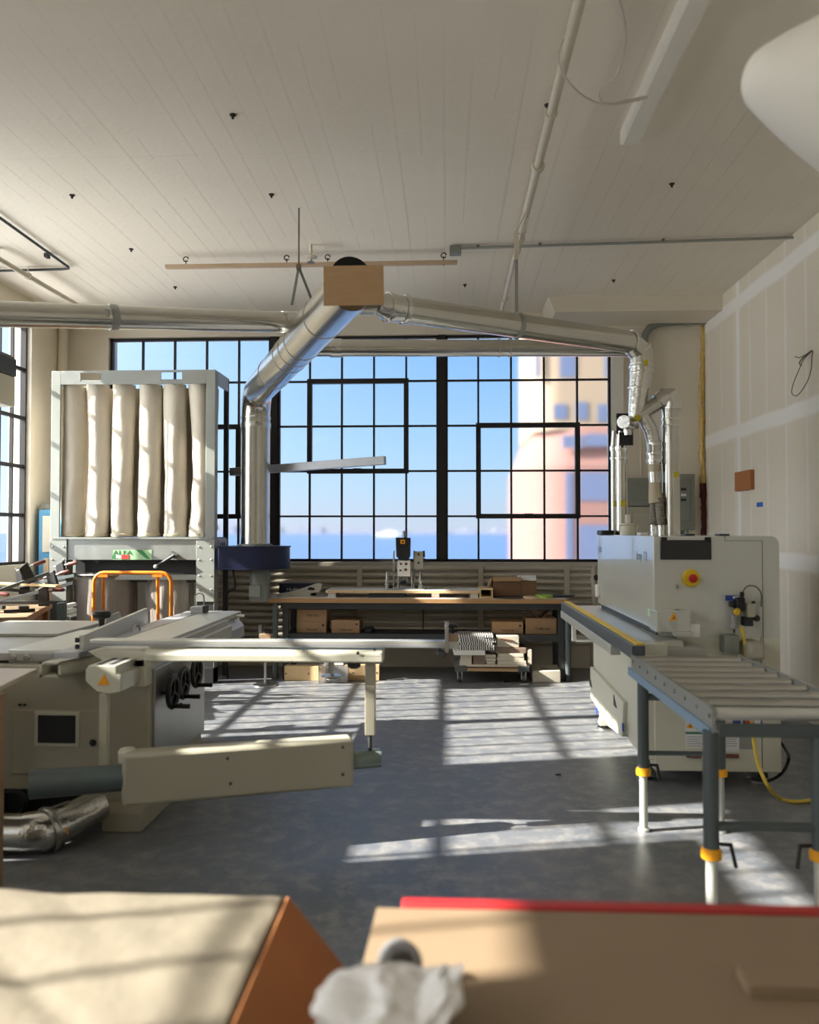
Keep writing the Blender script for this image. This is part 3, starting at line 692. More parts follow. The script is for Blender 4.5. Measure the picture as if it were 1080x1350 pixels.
# lower wide posts: folded sheet columns down to the floor
for x0, x1 in ((XA, xl), (xr, XB)):
    c = MB().box(x0, x1, YF-.006, YF+.006, .82, ZB-.012).box(x0, x0+.006, YF, YF+.14, .0, ZB-.012).box(x1-.006, x1, YF, YF+.14, .0, ZB-.012).build('lower_column', 'galv_pale', t, bevel=.002)
    m = MB()
    for z in (1.37, 1.24, 1.08, .94):
        for xx in (x0+.03, x1-.03): m.lathe([(.009, 0), (.009, .004), (.004, .007)], (xx, YF-.006, z), (0, -1, 0), 10)
    m.build('bolts', 'steel', c)
    MB().box(x0+.01, x1-.01, YF+.005, YF+.135, .0, .82).build('leg', 'dark_steel', t, bevel=.003)
    MB().box(x0-.0, x1+.0, YF-.01, YF+.15, 0, .16).build('foot', 'rubber', t, bevel=.006)
# recess below, crossbar, collecting bags
MB().box(xl, xr, YF+.20, YF+.22, 1.0, zp0+.02).build('recess_panel', 'dark_steel', t)
b0, b1 = at(97, 761, YF+.1), at(258, 761, YF+.1)
MB().bar(b0, b1, .03, .055).build('crossbar', 'galv_pale', t, bevel=.004)
for px, r in ((138, .36), (224, .26)):
    cx = at(px, 790, YF+.30).x; r = r*.92; cy = YF+.30; m = MB(); sg, n = 56, 18; rows = []
    for i in range(n+1):
        u = i/n; z = 1.10-.95*u; row = []
        for j in range(sg):
            a = 2*math.pi*j/sg; w = (.012*math.sin(a*11+u*2)+.012*noise.noise(Vector((a*4, z*2, px))))*min(1, u*4)
            row.append(m.b.verts.new((cx+(r+w)*math.cos(a), cy+(r*.8+w)*math.sin(a), z)))
        rows.append(row)
    for a, b in zip(rows, rows[1:]):
        for j in range(sg): m.b.faces.new((a[j], a[(j+1) % sg], b[(j+1) % sg], b[j]))
    m.b.faces.new(rows[0]); m.b.faces.new(rows[-1][::-1]); bg_ = m.build('collecting_bag', 'plastic_bag', t)
    m = MB()
    for j in range(56):
        pass
    m.tube([(cx+(r+.012)*math.cos(2*math.pi*j/40), cy+(r*.8+.012)*math.sin(2*math.pi*j/40), 1.08) for j in range(41)], .012, 8, False); m.build('clamp_ring', 'steel', bg_)
    MB().lathe([(r*.80, 0), (r*.82, .12), (r*.8, .14)], (cx, cy, 0)).build('bin_base', 'dark_steel', t)
# shaker handle on the panel
h = thing('x', None, None, (0, 0, 0)); bpy.data.objects.remove(h)
a, b = at(205, 747, YF-.05), at(230, 732, YF-.05)
hd = MB().tube([a, b], .016, 12, True, [.010, .018]).build('shaker_handle', 'dark_steel', t)
MB().ball(a, .02, 2).build('knob', 'white', hd); MB().obox(b+Vector((-.02, .03, .0)), (.07, .06, .05), (0, 30, 0)).build('bracket', 'panel_grey', hd)
# printed label
lb = MB().pbox(149, 725, 200, 738, YF+.006, YF+.0095).build('label_sticker', 'lime_ink', t)
q = at(149, 731.3, YF+.004); lettering('label_text', 'ALFA', .064, (q.x, q.y, q.z-.002), (90, 0, 0), 'green_ink', lb, 1.35)
MB().pbox(160, 731.5, 170, 737, YF+.003, YF+.0058).build('red_block', 'red_ink', lb); MB().pbox(153, 732, 160, 736, YF+.003, YF+.0058).build('white_block', 'white_ink', lb)
MB().pbox(148, 732, 153, 736.5, YF+.0035, YF+.0058).build('dark_block', 'green_ink', lb)
m = MB(); p = [at(179, 725, YF), at(187, 725, YF), at(198, 737, YF), at(193, 737, YF)]
m.prism([(v.x, v.z) for v in p], 'y', YF+.003, YF+.0058); m.build('dark_stripe', 'green_ink', lb)
lb = MB().box(XB-.004, XB-.001, YF+.17, YF+.47, 1.335, 1.44).build('side_label', 'galv_pale', t)
lettering('side_text', 'AMI', .085, (XB, YF+.20, 1.355), (90, 0, 90), 'dark_ink', lb, 1.4)
# blue fan on the side, under the duct
f = MB(); fx, fy = -1.94, 8.40
out = [(fx-.335, fy-.30)] + [(fx+.33*math.cos(R(a)), fy+.30*math.sin(R(a))) for a in range(-90, 100, 12)] + [(fx-.335, fy+.30)]
f.prism(out, 'z', 1.15, 1.37)
fan = f.build('fan_housing', 'blue', t, bevel=.006)
f = MB(); 
for z in (1.15, 1.37): f.prism([(fx+(x-fx)*1.03, fy+(y-fy)*1.03) for x, y in out], 'z', z-.006, z+.006)
f.build('rim', 'blue', fan)
MB().lathe([(.18, 0), (.18, .02), (.15, .03)], (DA.x, DA.y, 1.37)).build('inlet_flange', 'panel_grey', fan)
MB().lathe([(.10, -.34), (.105, -.30), (.105, -.06), (.08, 0)], (fx+.02, fy, 1.15)).build('fan_motor', 'panel_grey', t)
MB().box(fx-.06, fx+.06, fy-.15, fy-.10, .86, .98).build('terminal_box', 'panel_grey', t, bevel=.004)
o = MB().tube(smooth_path([(fx-.25, fy-.05, 1.14), (fx-.22, fy-.08, .95), (fx-.30, fy-.1, .86), (fx-.30, fy-.1, .4), (fx-.28, fy-.1, .02)], 6), .009, 8).build('motor_cable', 'rubber', t)
# cantilevered grey channel behind the fan duct
a, b = Vector((XB-.01, 8.80, 2.17)), at(508, 607, 8.25)
o = MB().bar(a, b, .06, .085).build('metal_channel', 'alu_dull', bevel=.004)
tag(o, 'long grey metal channel sticking out level behind the vertical part of the main duct', 'channel')
# ================================================================== sliding table saw
t = thing('table_saw', 'large cream sliding table saw with a long aluminium carriage and crosscut fence', 'table saw', (-2.3, 4.7, 0))
YS = 4.22
xr = at(136, 950, YS).x; xs_r = -1.53
# machine body
MB().box(-3.05, xr, YS, 5.15, .16, .83).build('body', 'cream_dark', t, bevel=.012)
MB().box(-3.0, xr-.05, YS+.06, 5.1, 0, .17).build('plinth', 'rubber', t)
c = MB().box(xr-.005, -1.545, YS+.012, 5.15, 0.0, .80).build('side_column', 'cream_dark', t, bevel=.01)
MB().box(xs_r-.02, xs_r, YS+.05, 5.16, .27, .80).build('side_panel', 'zinc', t, bevel=.004)
m = MB(); m.prism([(YS-.09, 0), (YS+.5, 0), (YS+.5, .12), (YS-.02, .12), (YS-.09, .10)], 'x', at(136, 1080, 4.15).x, at(188, 1080, 4.15).x); m.build('foot', 'cream_dark', t, bevel=.006)
# door with dark window in the front
d = MB().pbox(16, 936, 131, 1022, YS-.012, YS+.005).build('door', 'cream_dark', t, bevel=.004)
MB().pbox(45, 938, 104, 985, YS-.02, YS-.008).build('window_surround', 'cream', d, bevel=.004)
MB().pbox(50, 943, 99, 980, YS-.024, YS-.01).build('window_glass', 'glass_dark', d)
q = at(123, 979, YS-.01); MB().lathe([(.018, 0), (.018, .008), (.010, .018)], q, (0, -1, 0), 18).build('lock_knob', 'black', d)
m = MB(); m.pbox(24, 928, 28, 931, YS-.006, YS+.002).build('rivet', 'dark_ink', t); MB().pbox(30, 928, 34, 931, YS-.006, YS+.002).build('rivet', 'dark_ink', t)
MB().pbox(5, 1040, 40, 1063, YS-.004, YS+.02).build('dust_port_opening', 'black', t)
q = at(22, 1056, YS-.004); MB().lathe([(.06, 0), (.075, .03), (.06, .05), (.05, .02)], q, (0, -1, 0), 24).build('dust_port', 'black', t)
# table tops
MB().box(-3.05, -2.06, 4.25, 5.5, .845, .885).build('table_top', 'cast', t, bevel=.003)
MB().box(-3.05, -2.36, 4.9, 5.62, .885, .905).build('extension_table', 'cast', t, bevel=.003)
m = MB(); a, b = at(10, 845, 4.3), at(92, 872, 4.3)
m.box(-2.33, -1.93, 4.28, 5.15, .80, .90); m.build('fence_block', 'alu', t, bevel=.008)
MB().box(-2.30, -1.95, 4.272, 4.29, .795, .865).build('fence_block_face', 'cream', t, bevel=.004)
for px in (20, 38): q = at(px, 866, 4.27); MB().lathe([(.018, 0), (.018, .025), (.012, .03)], q, (0, -1, 0), 14).build('lock_screw', 'steel', t)
# rip fence plate
f = MB().prism([(4.22, .86), (5.62, .86), (5.62, .995), (4.22, .985)], 'x', -.012, .012)
for v in f.b.verts: v.co.x += -1.905 + (v.co.y-4.22)/1.4*-.175
rf = f.build('rip_fence', 'alu', t, bevel=.002)
m = MB()
for z in (.885, .925, .96): m.box(-1.935, -1.915, 4.212, 4.225, z-.012, z+.012)
m.build('end_slots', 'black', rf)
q = Vector((-1.93, 5.05, .9)); MB().tube(arc(q, .045, 0, 180, 14, (.12, 1, 0), (0, 0, 1)), .005, 8).build('hook_wire', 'steel', rf)
q = at(180, 828, 5.5); MB().cyl((q.x, 5.5, .87), (q.x, 5.5, .94), .012, .009, 12).build('peg', 'white', t)
# square tube arm in front of the body
a, b = at(68, 880, 4.06), at(108, 868, 4.35)
m = MB(); x0, x1 = at(52, 880, 4.02).x, at(80, 880, 4.02).x; z0, z1 = at(60, 893, 4.02).z, at(60, 873, 4.02).z
for xa, xb, za, zb in ((x0, x1, z1-.012, z1), (x0, x1, z0, z0+.012), (x0, x0+.012, z0, z1), (x1-.012, x1, z0, z1)): m.box(xa, xb, 4.02, 4.55, za, zb)
for v in m.b.verts: v.co.x += (v.co.y-4.02)*.25
m.build('square_tube', 'cream', t)
# sliding carriage
MB().box(-2.02, -1.885, 4.15, 6.33, .865, .905).build('carriage_rail', 'alu_dull', t, bevel=.003)
cr = MB().box(-1.875, -1.60, 4.35, 6.36, .872, .905).build('carriage_table', 'alu', t, bevel=.003)
MB().prism([(-1.62, .868), (-1.56, .80), (-1.56, .72), (-1.86, .72), (-1.86, .868)], 'y', 4.5, 6.30).build('carriage_side', 'alu_dull', t)
pr = [(-1.72, .845), (-1.695, .865), (-1.50, .865), (-1.50, .825), (-1.465, .82), (-1.47, .735), (-1.55, .725), (-1.64, .735), (-1.72, .79)]
a0, a1 = at(112, 893, 3.86).x, at(159, 893, 3.86).x; z0, z1 = at(130, 915, 3.86).z, at(130, 878, 3.86).z
X = lambda x: a0 + (x+1.72)/.255*(a1-a0); Z = lambda z: z0 + (z-.725)/.14*(z1-z0)
pr = [(X(x), Z(z)) for x, z in pr]
bm_ = MB().prism(pr, 'y', 3.89, 5.9).build('carriage_beam', 'alu', t)
MB().prism([(x+.0, z) for x, z in pr], 'y', 3.865, 3.888).build('beam_end_cap', 'cream', bm_, bevel=.004)
for fx in (.30, .62): x = a0+(a1-a0)*fx; MB().box(x-.012, x+.012, 3.9, 5.0, z1-.004, z1+.002).build('beam_slot', 'dark_steel', bm_)
q = at(137, 897, 3.862); MB().prism([(q.x-.032, q.z-.022), (q.x+.028, q.z-.022), (q.x-.0, q.z+.03)], 'y', 3.861, 3.8645).build('warning_triangle', 'collar', bm_)
q0, q1 = at(138, 914, 4.0), at(138, 1012, 4.0)
MB().box(q0.x-.02, q0.x+.02, 3.98, 4.02, q1.z, q0.z).build('support_post', 'cream', t, bevel=.003)
# crosscut fence: extrusion over an outrigger beam
yc = 4.12
A, B = at(118, 843, yc), at(590, 841, yc); zt = A.z
m = MB().box(A.x, B.x, yc, yc+.075, at(300, 853, yc).z, zt); cf = m.build('crosscut_fence', 'alu', t, bevel=.006)
MB().box(A.x+.004, B.x, yc-.003, yc+.01, zt-.030, zt-.018).build('fence_groove', 'alu_dull', cf)
ra, rb = at(190, 872, yc-.03), at(505, 872, yc-.03); rt = at(300, 857, yc-.03).z
m = MB().prism([(yc-.035, ra.z), (yc+.09, ra.z), (yc+.09, rt), (yc-.015, rt), (yc-.035, rt-.02)], 'x', ra.x, rb.x); m.build('outrigger_beam', 'cream', t, bevel=.008)
for px, py in ((472, 861), (494, 856)):
    q = at(px, py, yc-.036); MB().lathe([(.008, 0), (.008, .004)], q, (0, -1, 0), 12).build('rivet', 'dark_steel', t)
a = at(118, 858, yc); m = MB().prism([(A.x, at(118, 858, yc).z), (at(150, 879, yc).x, at(150, 879, yc).z), (at(200, 879, yc).x, at(200, 879, yc).z), (at(200, 858, yc).x, at(200, 858, yc).z)], 'y', yc-.02, yc+.10); m.build('fence_bracket', 'cream', t, bevel=.004)
q = at(188, 884, yc); MB().box(q.x-.045, q.x+.02, yc-.02, yc+.08, at(188, 905, yc).z, at(188, 868, yc).z).build('clamp_block', 'cream', t, bevel=.006)
# stop and knobs at the far end of the fence
q = at(589, 838, yc); MB().box(q.x-.008, q.x+.010, yc-.01, yc+.02, at(589, 860, yc).z, at(589, 820, yc).z).build('flip_stop', 'steel', t, bevel=.002)
MB().pbox(590, 836, 604, 846, yc, yc+.06).build('stop_block', 'wood', t, bevel=.003)
MB().pbox(589, 842, 604, 856, yc+.01, yc+.07).build('stop_carrier', 'alu', t, bevel=.003)
q = at(597, 828, yc+.03); MB().lathe([(.008, -.03), (.008, 0), (.026, .004), (.028, .014), (.014, .022)], q, (0, 0, 1), 18).build('stop_knob', 'black', t)
q = at(583, 861, yc+.02); MB().obox(q, (.05, .03, .03), (0, 25, 0)).build('lock_lever', 'black', t, bevel=.004)
q = at(467, 878, yc+.03); MB().lathe([(.012, .0), (.034, -.008), (.034, -.03), (.02, -.04)], (q.x, q.y, ra.z+.003), (0, 0, 1), 18).build('lock_knob', 'black', t)
q = at(437, 880, yc+.03); l = MB().cyl((q.x, q.y, ra.z), (q.x, q.y, at(437, 893, yc).z), .014, seg=14).lathe([(.05, 0), (.05, .006), (.02, .012)], (q.x, q.y, at(437, 893, yc).z), seg=20).build('clamp_foot', 'steel', t)
# outrigger leg
yl = 4.16; a, b = at(482, 872, yl), at(495, 968, yl)
MB().box(a.x, b.x, yl-.03, yl+.03, b.z, ra.z+.002).build('outrigger_leg', 'cream_dark', t, bevel=.003)
q = at(488, 990, yl); MB().cyl((q.x, yl, b.z+.01), (q.x, yl, q.z), .010, seg=12).build('leg_pin', 'dark_steel', t)
# telescopic swing arm
p0, p1 = at(162, 1025, 3.82), at(464, 1002, 4.14)
d = (p1-p0).normalized(); up = Vector((0, 0, 1)); sd = d.cross(up).normalized()
def box_arm(p, q, h0, h1, w):
    m = MB(); vs = []
    for c, h in ((p, h0), (q, h1)):
        for s_ in (-1, 1):
            for u in (-1, 1): vs.append(c+sd*(s_*w/2)+Vector((0, 0, u*h/2)))
    return m._box(vs)
s0, s1 = 3.82/F, 4.14/F
ar = box_arm(p0, p1, 68*s0, 62*s1, .13).build('swing_arm', 'cream_dark', t, bevel=.018)
for px, py, k in ((300, 1000, .45), (304, 1033, .46), (452, 985, .95), (452, 1021, .95)):
    c = p0.lerp(p1, k); Yf = c.y-.066; q = at(px, py, Yf); MB().lathe([(.008, 0), (.008, .003)], q, (-sd if sd.y > 0 else sd), 12).build('rivet', 'leg_grey', ar)
MB().tube([p0+d*.05, p0-d*.40], .06, 24, True, [.060, .066]).build('arm_tube', 'tube_dark', t)
MB().tube([p1-d*.1, p1+d*.145], .046, 24).build('inner_tube', 'tube_green', t)
q = at(168, 990, 3.85); MB().lathe([(.04, -.05), (.042, 0), (.034, .012), (.01, .018)], q, (0, 0, 1), 20).build('pivot_cap', 'cream', t)
# hand wheels and levers at the side
for px, py, Y in ((209, 912, 4.38), (227, 900, 4.56), (247, 886, 4.80)):
    q = at(px, py, Y); x = xs_r+.06; c = Vector((x, Y, q.z))
    m = MB().cyl((xs_r-.01, Y, q.z), (x, Y, q.z), .014, seg=12)
    w = MB().lathe([(.088, -.012), (.095, 0), (.088, .012), (.070, .010), (.064, 0), (.070, -.010)], c, (1, 0, 0), 32)
    for k in range(3): a = R(90+120*k); w.bar(c, c+Vector((0, math.cos(a), math.sin(a)))*.08, .012, .018, (1, 0, 0))
    wh = w.build('hand_wheel', 'black', t); m.build('spindle', 'dark_steel', wh)
    h = c+Vector((0, -.03, -.07)); MB().cyl(h, h+Vector((.10, 0, 0)), .011, .013, 12).build('crank_handle', 'rubber', wh)
m = MB().pbox(194, 898, 200, 950, 4.30, 4.34); m.build('scale_rod', 'dark_steel', t); q = at(194, 950, 4.3); MB().obox((q.x, 4.3, q.z), (.03, .04, .06), (0, 20, 0)).build('lever', 'black', t)
for px, py in ((226, 930), (232, 915), (248, 910)):
    q = at(px, py, 4.6); MB().ball(Vector((xs_r+.03, 4.6, q.z)), .016, 2).build('lever_knob', 'black', t)
# mushroom knob of the blade guard
q = at(134, 812, 5.0); g = MB().lathe([(.018, -.10), (.018, -.02), (.05, -.01), (.058, .012), (.05, .03), (.01, .036)], (q.x, 5.0, q.z), seg=24).build('guard_knob', 'black', t)
MB().lathe([(.036, -.13), (.04, -.10), (.034, -.075), (.018, -.07)], (q.x, 5.0, q.z), seg=20).build('knob_base', 'white', g)
MB().bar((q.x+.03, 5.02, q.z-.03), (q.x+.10, 5.05, q.z-.0), .03, .05).build('guard_bracket', 'alu_dull', t, bevel=.004)
MB().box(q.x-.06, q.x+.06, 4.94, 5.06, .885, q.z-.125).build('guard_base', 'alu_dull', t, bevel=.004)
# little white arms at the end of the carriage
for px, py in ((308, 815), (315, 812)):
    q = at(px, py, 6.2); MB().bar((-1.6, 6.2, q.z), (q.x+.04, 6.2, q.z), .06, .016).build('carriage_arm', 'white', t, bevel=.004)
for px in (309, 312):
    q = at(px, 818, 6.25); MB().cyl((q.x, 6.25, q.z-.004), (q.x, 6.25, .70), .01, seg=10).build('arm_rod', 'black', t)
MB().box(-2.0, -1.88, 5.7, 6.0, .0, .725).build('carriage_stand', 'cream_dark', t, bevel=.006)
# padlock-like control box standing on the carriage end
t2 = thing('push_handle', 'small grey block with a wire loop handle on the end of the saw carriage', 'clamp', (at(262, 806, 6.2).x, 6.2, .905))
q = at(262, 806, 6.2); MB().box(q.x-.05, q.x+.05, 6.15, 6.25, .905, .955).build('block', 'alu_dull', t2, bevel=.004)
MB().box(q.x+.045, q.x+.062, 6.15, 6.25, .908, .96).build('pad', 'dark_steel', t2)
MB().tube([(q.x-.03, 6.2, .95), (q.x-.03, 6.2, 1.01)] + arc((q.x+.005, 6.2, 1.02), .035, 180, 0, 10, (1, 0, 0), (0, 0, 1)) + [(q.x+.04, 6.2, .95)], .006, 8).build('wire_loop', 'steel', t2)
# duct on the floor
t = thing('floor_duct', 'crinkled silver extraction pipe lying on the floor in front of the saw', 'duct', (-2.0, 3.9, 0))
zc = .10; a = [Vector((-2.75, 3.80, zc)), at(40, 1085, 3.84), at(58, 1082, 3.86), at(96, 1067, 3.98), at(130, 1052, 4.12)]
for k in (1, 2, 3, 4): a[k] = Vector((a[k].x, a[k].y, zc + .02*max(0, k-2)))
MB().tube([a[0], a[1]], .088, 26).build('pipe', 'duct', t)
MB().tube([a[1]-Vector((.03, 0, 0)), a[2], a[2].lerp(a[3], .5), a[3]], .09, 26, True, [.092, .096, .094, .088]).build('foil_elbow', 'foil', t)
MB().tube([a[3]-(a[3]-a[2]).normalized()*.02, a[4]], .08, 24).build('angled_pipe', 'foil', t)
q = a[2].lerp(a[3], .6); MB().obox(q+Vector((.02, -.088, -.02)), (.10, .006, .04), (20, -15, 20)).build('yellow_label', 'collar', t)
m = MB(); ring(m, a[2].lerp(a[3], .15), a[3]-a[2], .094, .03, .01); m.build('clamp', 'steel', t)
m = MB().cyl((-2.36, 3.73, .0), (-2.36, 3.73, .16), .02, seg=12)
# board on trestle at the left edge
t = thing('outfeed_board', 'pale board on wooden legs at the left edge, in front of the saw body', 'board', (-2.5, 3.8, 0))
zt = .85; p = [atz(49, 881, zt), atz(-2, 906, zt)]
m = MB().prism([(p[0].x, p[0].y), (p[1].x+.0, p[1].y), (p[1].x, p[1].y-.3), (-3.2, p[1].y-.3), (-3.2, p[0].y)], 'z', zt-.022, zt); m.build('board_top', 'bench_top', t, bevel=.003)
q = at(0, 950, p[1].y-.02)
MB().box(q.x-.06, q.x+.012, p[1].y-.06, p[1].y, 0, zt-.022).build('leg', 'wood', t, bevel=.004)
MB().box(-3.15, -3.08, p[1].y-.06, p[1].y, 0, zt-.022).build('leg', 'wood', t, bevel=.004)
for x in (-3.15, p[0].x-.35): MB().box(x, x+.07, p[0].y-.07, p[0].y-.02, 0, zt-.022).build('leg', 'wood', t, bevel=.004)
# ================================================================== edge bander
t = thing('edge_bander', 'big cream edge banding machine with a black window and an emergency stop', 'edge bander', (1.6, 5.9, 0))
X0, X1, Y0, Y1, ZT2 = 1.26, 1.985, 4.98, 6.80, 1.50
al = at(862, 760, Y0).x
# hood and front sheet
r = .05
m = MB().prism([(al, .94), (al, ZT2), (X1-r, ZT2)] + [(X1-r+r*math.sin(R(a)), ZT2-r+r*math.cos(R(a))) for a in range(10, 91, 16)] + [(X1, .94)], 'y', Y0, Y1)
hood = m.build('hood', 'hood', t, bevel=.006)
b0 = MB().box(al+.02, X1-.02, Y0+.03, Y1-.05, .90, .945).build('gap_strip', 'dark_steel', t)
MB().box(al, X1, Y0+.0, Y1-.12, .10, .90).build('base_cabinet', 'cream', t, bevel=.006)
MB().box(al+.03, X1, Y0+.0005, Y0+.03, .88, .96).build('front_panel', 'hood', t)
# skewed sheet metal skirt on the operator side
m = MB(); xs = al-.045
m.prism([(Y0+.02, .16), (Y0+.02, .84), (6.76, .84), (6.76, .44), (6.2, .20)], 'x', xs, al+.01); m.build('side_panel', 'cream', t, bevel=.004)
m = MB(); m.prism([(6.74, .43), (6.74, .18), (6.0, .12), (5.55, .16), (5.5, .40)], 'x', xs-.03, al+.01); m.build('lower_cover', 'cream', t, bevel=.006)
for px, py in ((786, 900), (821, 926)):
    Y = 6.7 if px < 800 else 5.75; q = at(px, py, Y); m = MB().prism([(Y-.05, q.z-.03), (Y+.05, q.z-.03), (Y+.05, q.z+.045)], 'x', xs-.034, xs-.028); m.build('triangular_opening', 'dark_steel', t)
for px, py in ((802, 936), (831, 958)):
    Y = 6.45 if px < 815 else 5.5; q = at(px, py, Y); MB().box(xs-.036, xs-.029, Y-.02, Y+.02, q.z-.03, q.z+.02).build('blue_sticker', 'blue_ink', t)
for x, y in ((al-.01, 6.45), (al-.01, 5.15), (X1-.08, 5.15), (X1-.08, 6.6)):
    f = MB().prism([(x-.05, .03), (x+.05, .03), (x+.03, .13), (x-.03, .13)], 'y', y-.05, y+.05).build('machine_foot', 'cream' if y > 6 else 'leg_grey', t, bevel=.005)
    MB().lathe([(.065, 0), (.065, .012), (.02, .02), (.015, .035)], (x-.0, y, 0), seg=20).build('foot_pad', 'steel', f)
# feed track and beam
MB().box(al-.16, al+.10, 4.72, 6.95, .865, .905).build('feed_track', 'alu', t, bevel=.003)
MB().box(al-.165, al-.02, 4.60, 4.75, .84, .905).build('track_end', 'cream', t, bevel=.006)
MB().box(al-.02, al+.20, 4.62, 4.98, .82, .875).build('infeed_table', 'cast', t, bevel=.003)
for k in range(12): y = 4.9+k*.17; MB().lathe([(.006, 0), (.006, .003)], (al-.16, y, .885), (-1, 0, 0), 8).build('screw', 'dark_steel', t)
# hood front details
MB().pbox(871, 712, 938.5, 738, Y0-.01, Y0+.006).build('window', 'glass_dark', hood, bevel=.004)
for px in (876, 934): MB().pbox(px-4, 708, px+4, 714, Y0-.018, Y0).build('hinge', 'black', hood, bevel=.003)
q = at(911, 762, Y0-.001)
es = MB().lathe([(.053, 0), (.053, .012), (.046, .022), (.025, .024)], q, (0, -1, 0), 32).build('emergency_stop', 'yellow', hood)
MB().lathe([(.014, .02), (.014, .032), (.024, .036), (.026, .046), (.018, .055), (.002, .057)], q, (0, -1, 0), 24).build('stop_button', 'red', es)
q = at(892.5, 773.5, Y0-.001); k_ = MB().lathe([(.015, 0), (.015, .006), (.010, .010)], q, (0, -1, 0), 20).build('key_switch', 'steel', hood)
MB().obox(q+Vector((0, -.011, 0)), (.004, .004, .012)).build('key_slot', 'black', k_)
m = MB(); a, b, c_ = at(956, 713, Y0), at(1005, 713, Y0), at(1005, 855, Y0)
m.box(a.x, b.x, Y0-.002, Y0+.002, a.z-.0015, a.z+.0015); m.box(b.x-.0015, b.x+.0015, Y0-.002, Y0+.002, c_.z, a.z); m.box(a.x-.0015, a.x+.0015, Y0-.002, Y0+.002, a.z, a.z+.03)
m.build('panel_seam', 'leg_grey', hood, smooth=False)
# side lettering
zq = at(845, 735, 5.2).z; lettering('side_lettering', 'imp 12', .085, (al-.001, 5.42, zq-.02), (90, 0, -90), 'slate_ink', hood, 1.2)
lettering('side_lettering', 'om', .10, (al-.001, 6.76, at(783, 728, 6.7).z), (90, 0, -90), 'slate_ink', hood, 1.1)
MB().box(al-.003, al+.001, 5.05, 5.12, at(857, 812, 5.1).z, at(857, 803, 5.1).z).build('yellow_tag', 'lime_ink', hood)
MB().box(al-.022, al, 6.70, 6.8, at(781, 787, 6.75).z, at(781, 771, 6.75).z).build('end_bracket', 'white', hood, bevel=.003)
# guard box with warning sign at the infeed
g = MB().pbox(866, 806, 911, 834, Y0-.16, Y0+.004).build('infeed_guard', 'hood', t, bevel=.004)
yg = Y0-.162
def tri(px, py, w, Y, par, name='warning_triangle'):
    q = at(px, py, Y); m = MB().prism([(q.x-w, q.z-w*.8), (q.x+w, q.z-w*.8), (q.x, q.z+w)], 'y', Y-.002, Y); o = m.build(name, 'collar', par)
    m = MB().prism([(q.x-.006*w/.024, q.z-w*.55), (q.x+.004*w/.024, q.z-w*.5), (q.x+.007*w/.024, q.z+w*.3)], 'y', Y-.003, Y-.001); m.build('flash_mark', 'dark_ink', o)
tri(888, 813, .026, yg+.001, g)
for px, py in ((882, 824), (893, 823), (888, 828)): q = at(px, py, yg); MB().lathe([(.006, 0), (.006, .003)], q, (0, -1, 0), 10).build('screw', 'steel', g)
a = at(874, 824, Y0-.2); m = MB().prism([(a.x, a.z), (a.x+.07, a.z-.05), (a.x+.07, a.z-.02), (a.x, a.z+.03)], 'y', Y0-.20, Y0-.19); m.build('side_lip', 'hood', g)
MB().pbox(912, 823, 923, 840, Y0-.18, Y0-.17).build('side_plate', 'white', g)
MB().pbox(890, 833, 915, 838, Y0-.20, Y0-.15).build('side_lip', 'hood', g)
q = at(893, 805, Y0-.06); MB().lathe([(.008, 0), (.018, .004), (.018, .014), (.01, .018)], (q.x, Y0-.06, q.z-.01), seg=14).build('adjust_knob', 'black', g)
# air regulator
yr = Y0-.002
rg = MB().pbox(986, 796, 997, 814, yr-.07, yr).build('filter_bowl', 'cream_dark', t, bevel=.004)
MB().pbox(958, 785, 975, 792, yr-.02, yr).build('blue_label', 'blue_ink', t); MB().pbox(966.5, 786, 974, 789.5, yr-.022, yr-.018).build('label_print', 'white_ink', t)
v = MB().pbox(972, 788, 983, 806, yr-.06, yr).pbox(964, 794, 974, 801, yr-.05, yr).build('regulator_body', 'black', t, bevel=.006)
q = at(978.5, 786, yr-.03); MB().lathe([(.010, -.02), (.010, 0), (.013, .002), (.013, .022), (.008, .026)], q, seg=16).build('pressure_knob', 'black', v)
q = at(971.5, 806.5, yr-.055); MB().lathe([(.022, 0), (.022, .012), (.014, .018)], q, (0, -1, 0), 22).build('gauge', 'brass', v)
MB().pbox(965, 811, 970, 829, yr-.05, yr-.02).build('drain_bowl', 'alu_dull', v, bevel=.004)
q = at(968, 830, yr-.035); MB().cyl(q, q+Vector((0, 0, -.02)), .008, .005, 12).build('drain_plug', 'black', v)
MB().pbox(982, 814, 994, 826, yr-.075, yr-.005).build('solenoid', 'black', rg, bevel=.006)
q = at(997, 815, yr-.05); MB().lathe([(.018, 0), (.02, .01), (.016, .024)], q, (0, -1, 0), 18).build('dial', 'black', rg)
q = at(993.5, 796, yr-.04); MB().lathe([(.01, 0), (.012, .012), (.008, .016)], q, seg=14).build('fitting', 'dark_steel', rg)
MB().pbox(994, 795, 1001, 810, yr-.05, yr-.01).build('valve_block', 'alu_dull', rg, bevel=.005)
MB().tube(smooth_path([at(979, 781, yr-.03), at(984, 774, yr-.04), at(992, 772, yr-.04), at(1000, 776, yr-.035), at(1004, 785, yr-.02), at(1004, 800, yr-.01)], 6), .004, 8).build('thin_tube', 'wire', rg)
# motor block behind conveyor end
MB().pbox(987, 847, 1011, 872, Y0-.16, Y0+.01).build('motor', 'panel_beige', t, bevel=.025)
MB().pbox(956, 838, 976, 862, Y0-.10, Y0+.01).build('pressure_unit', 'panel_grey', t, bevel=.008)
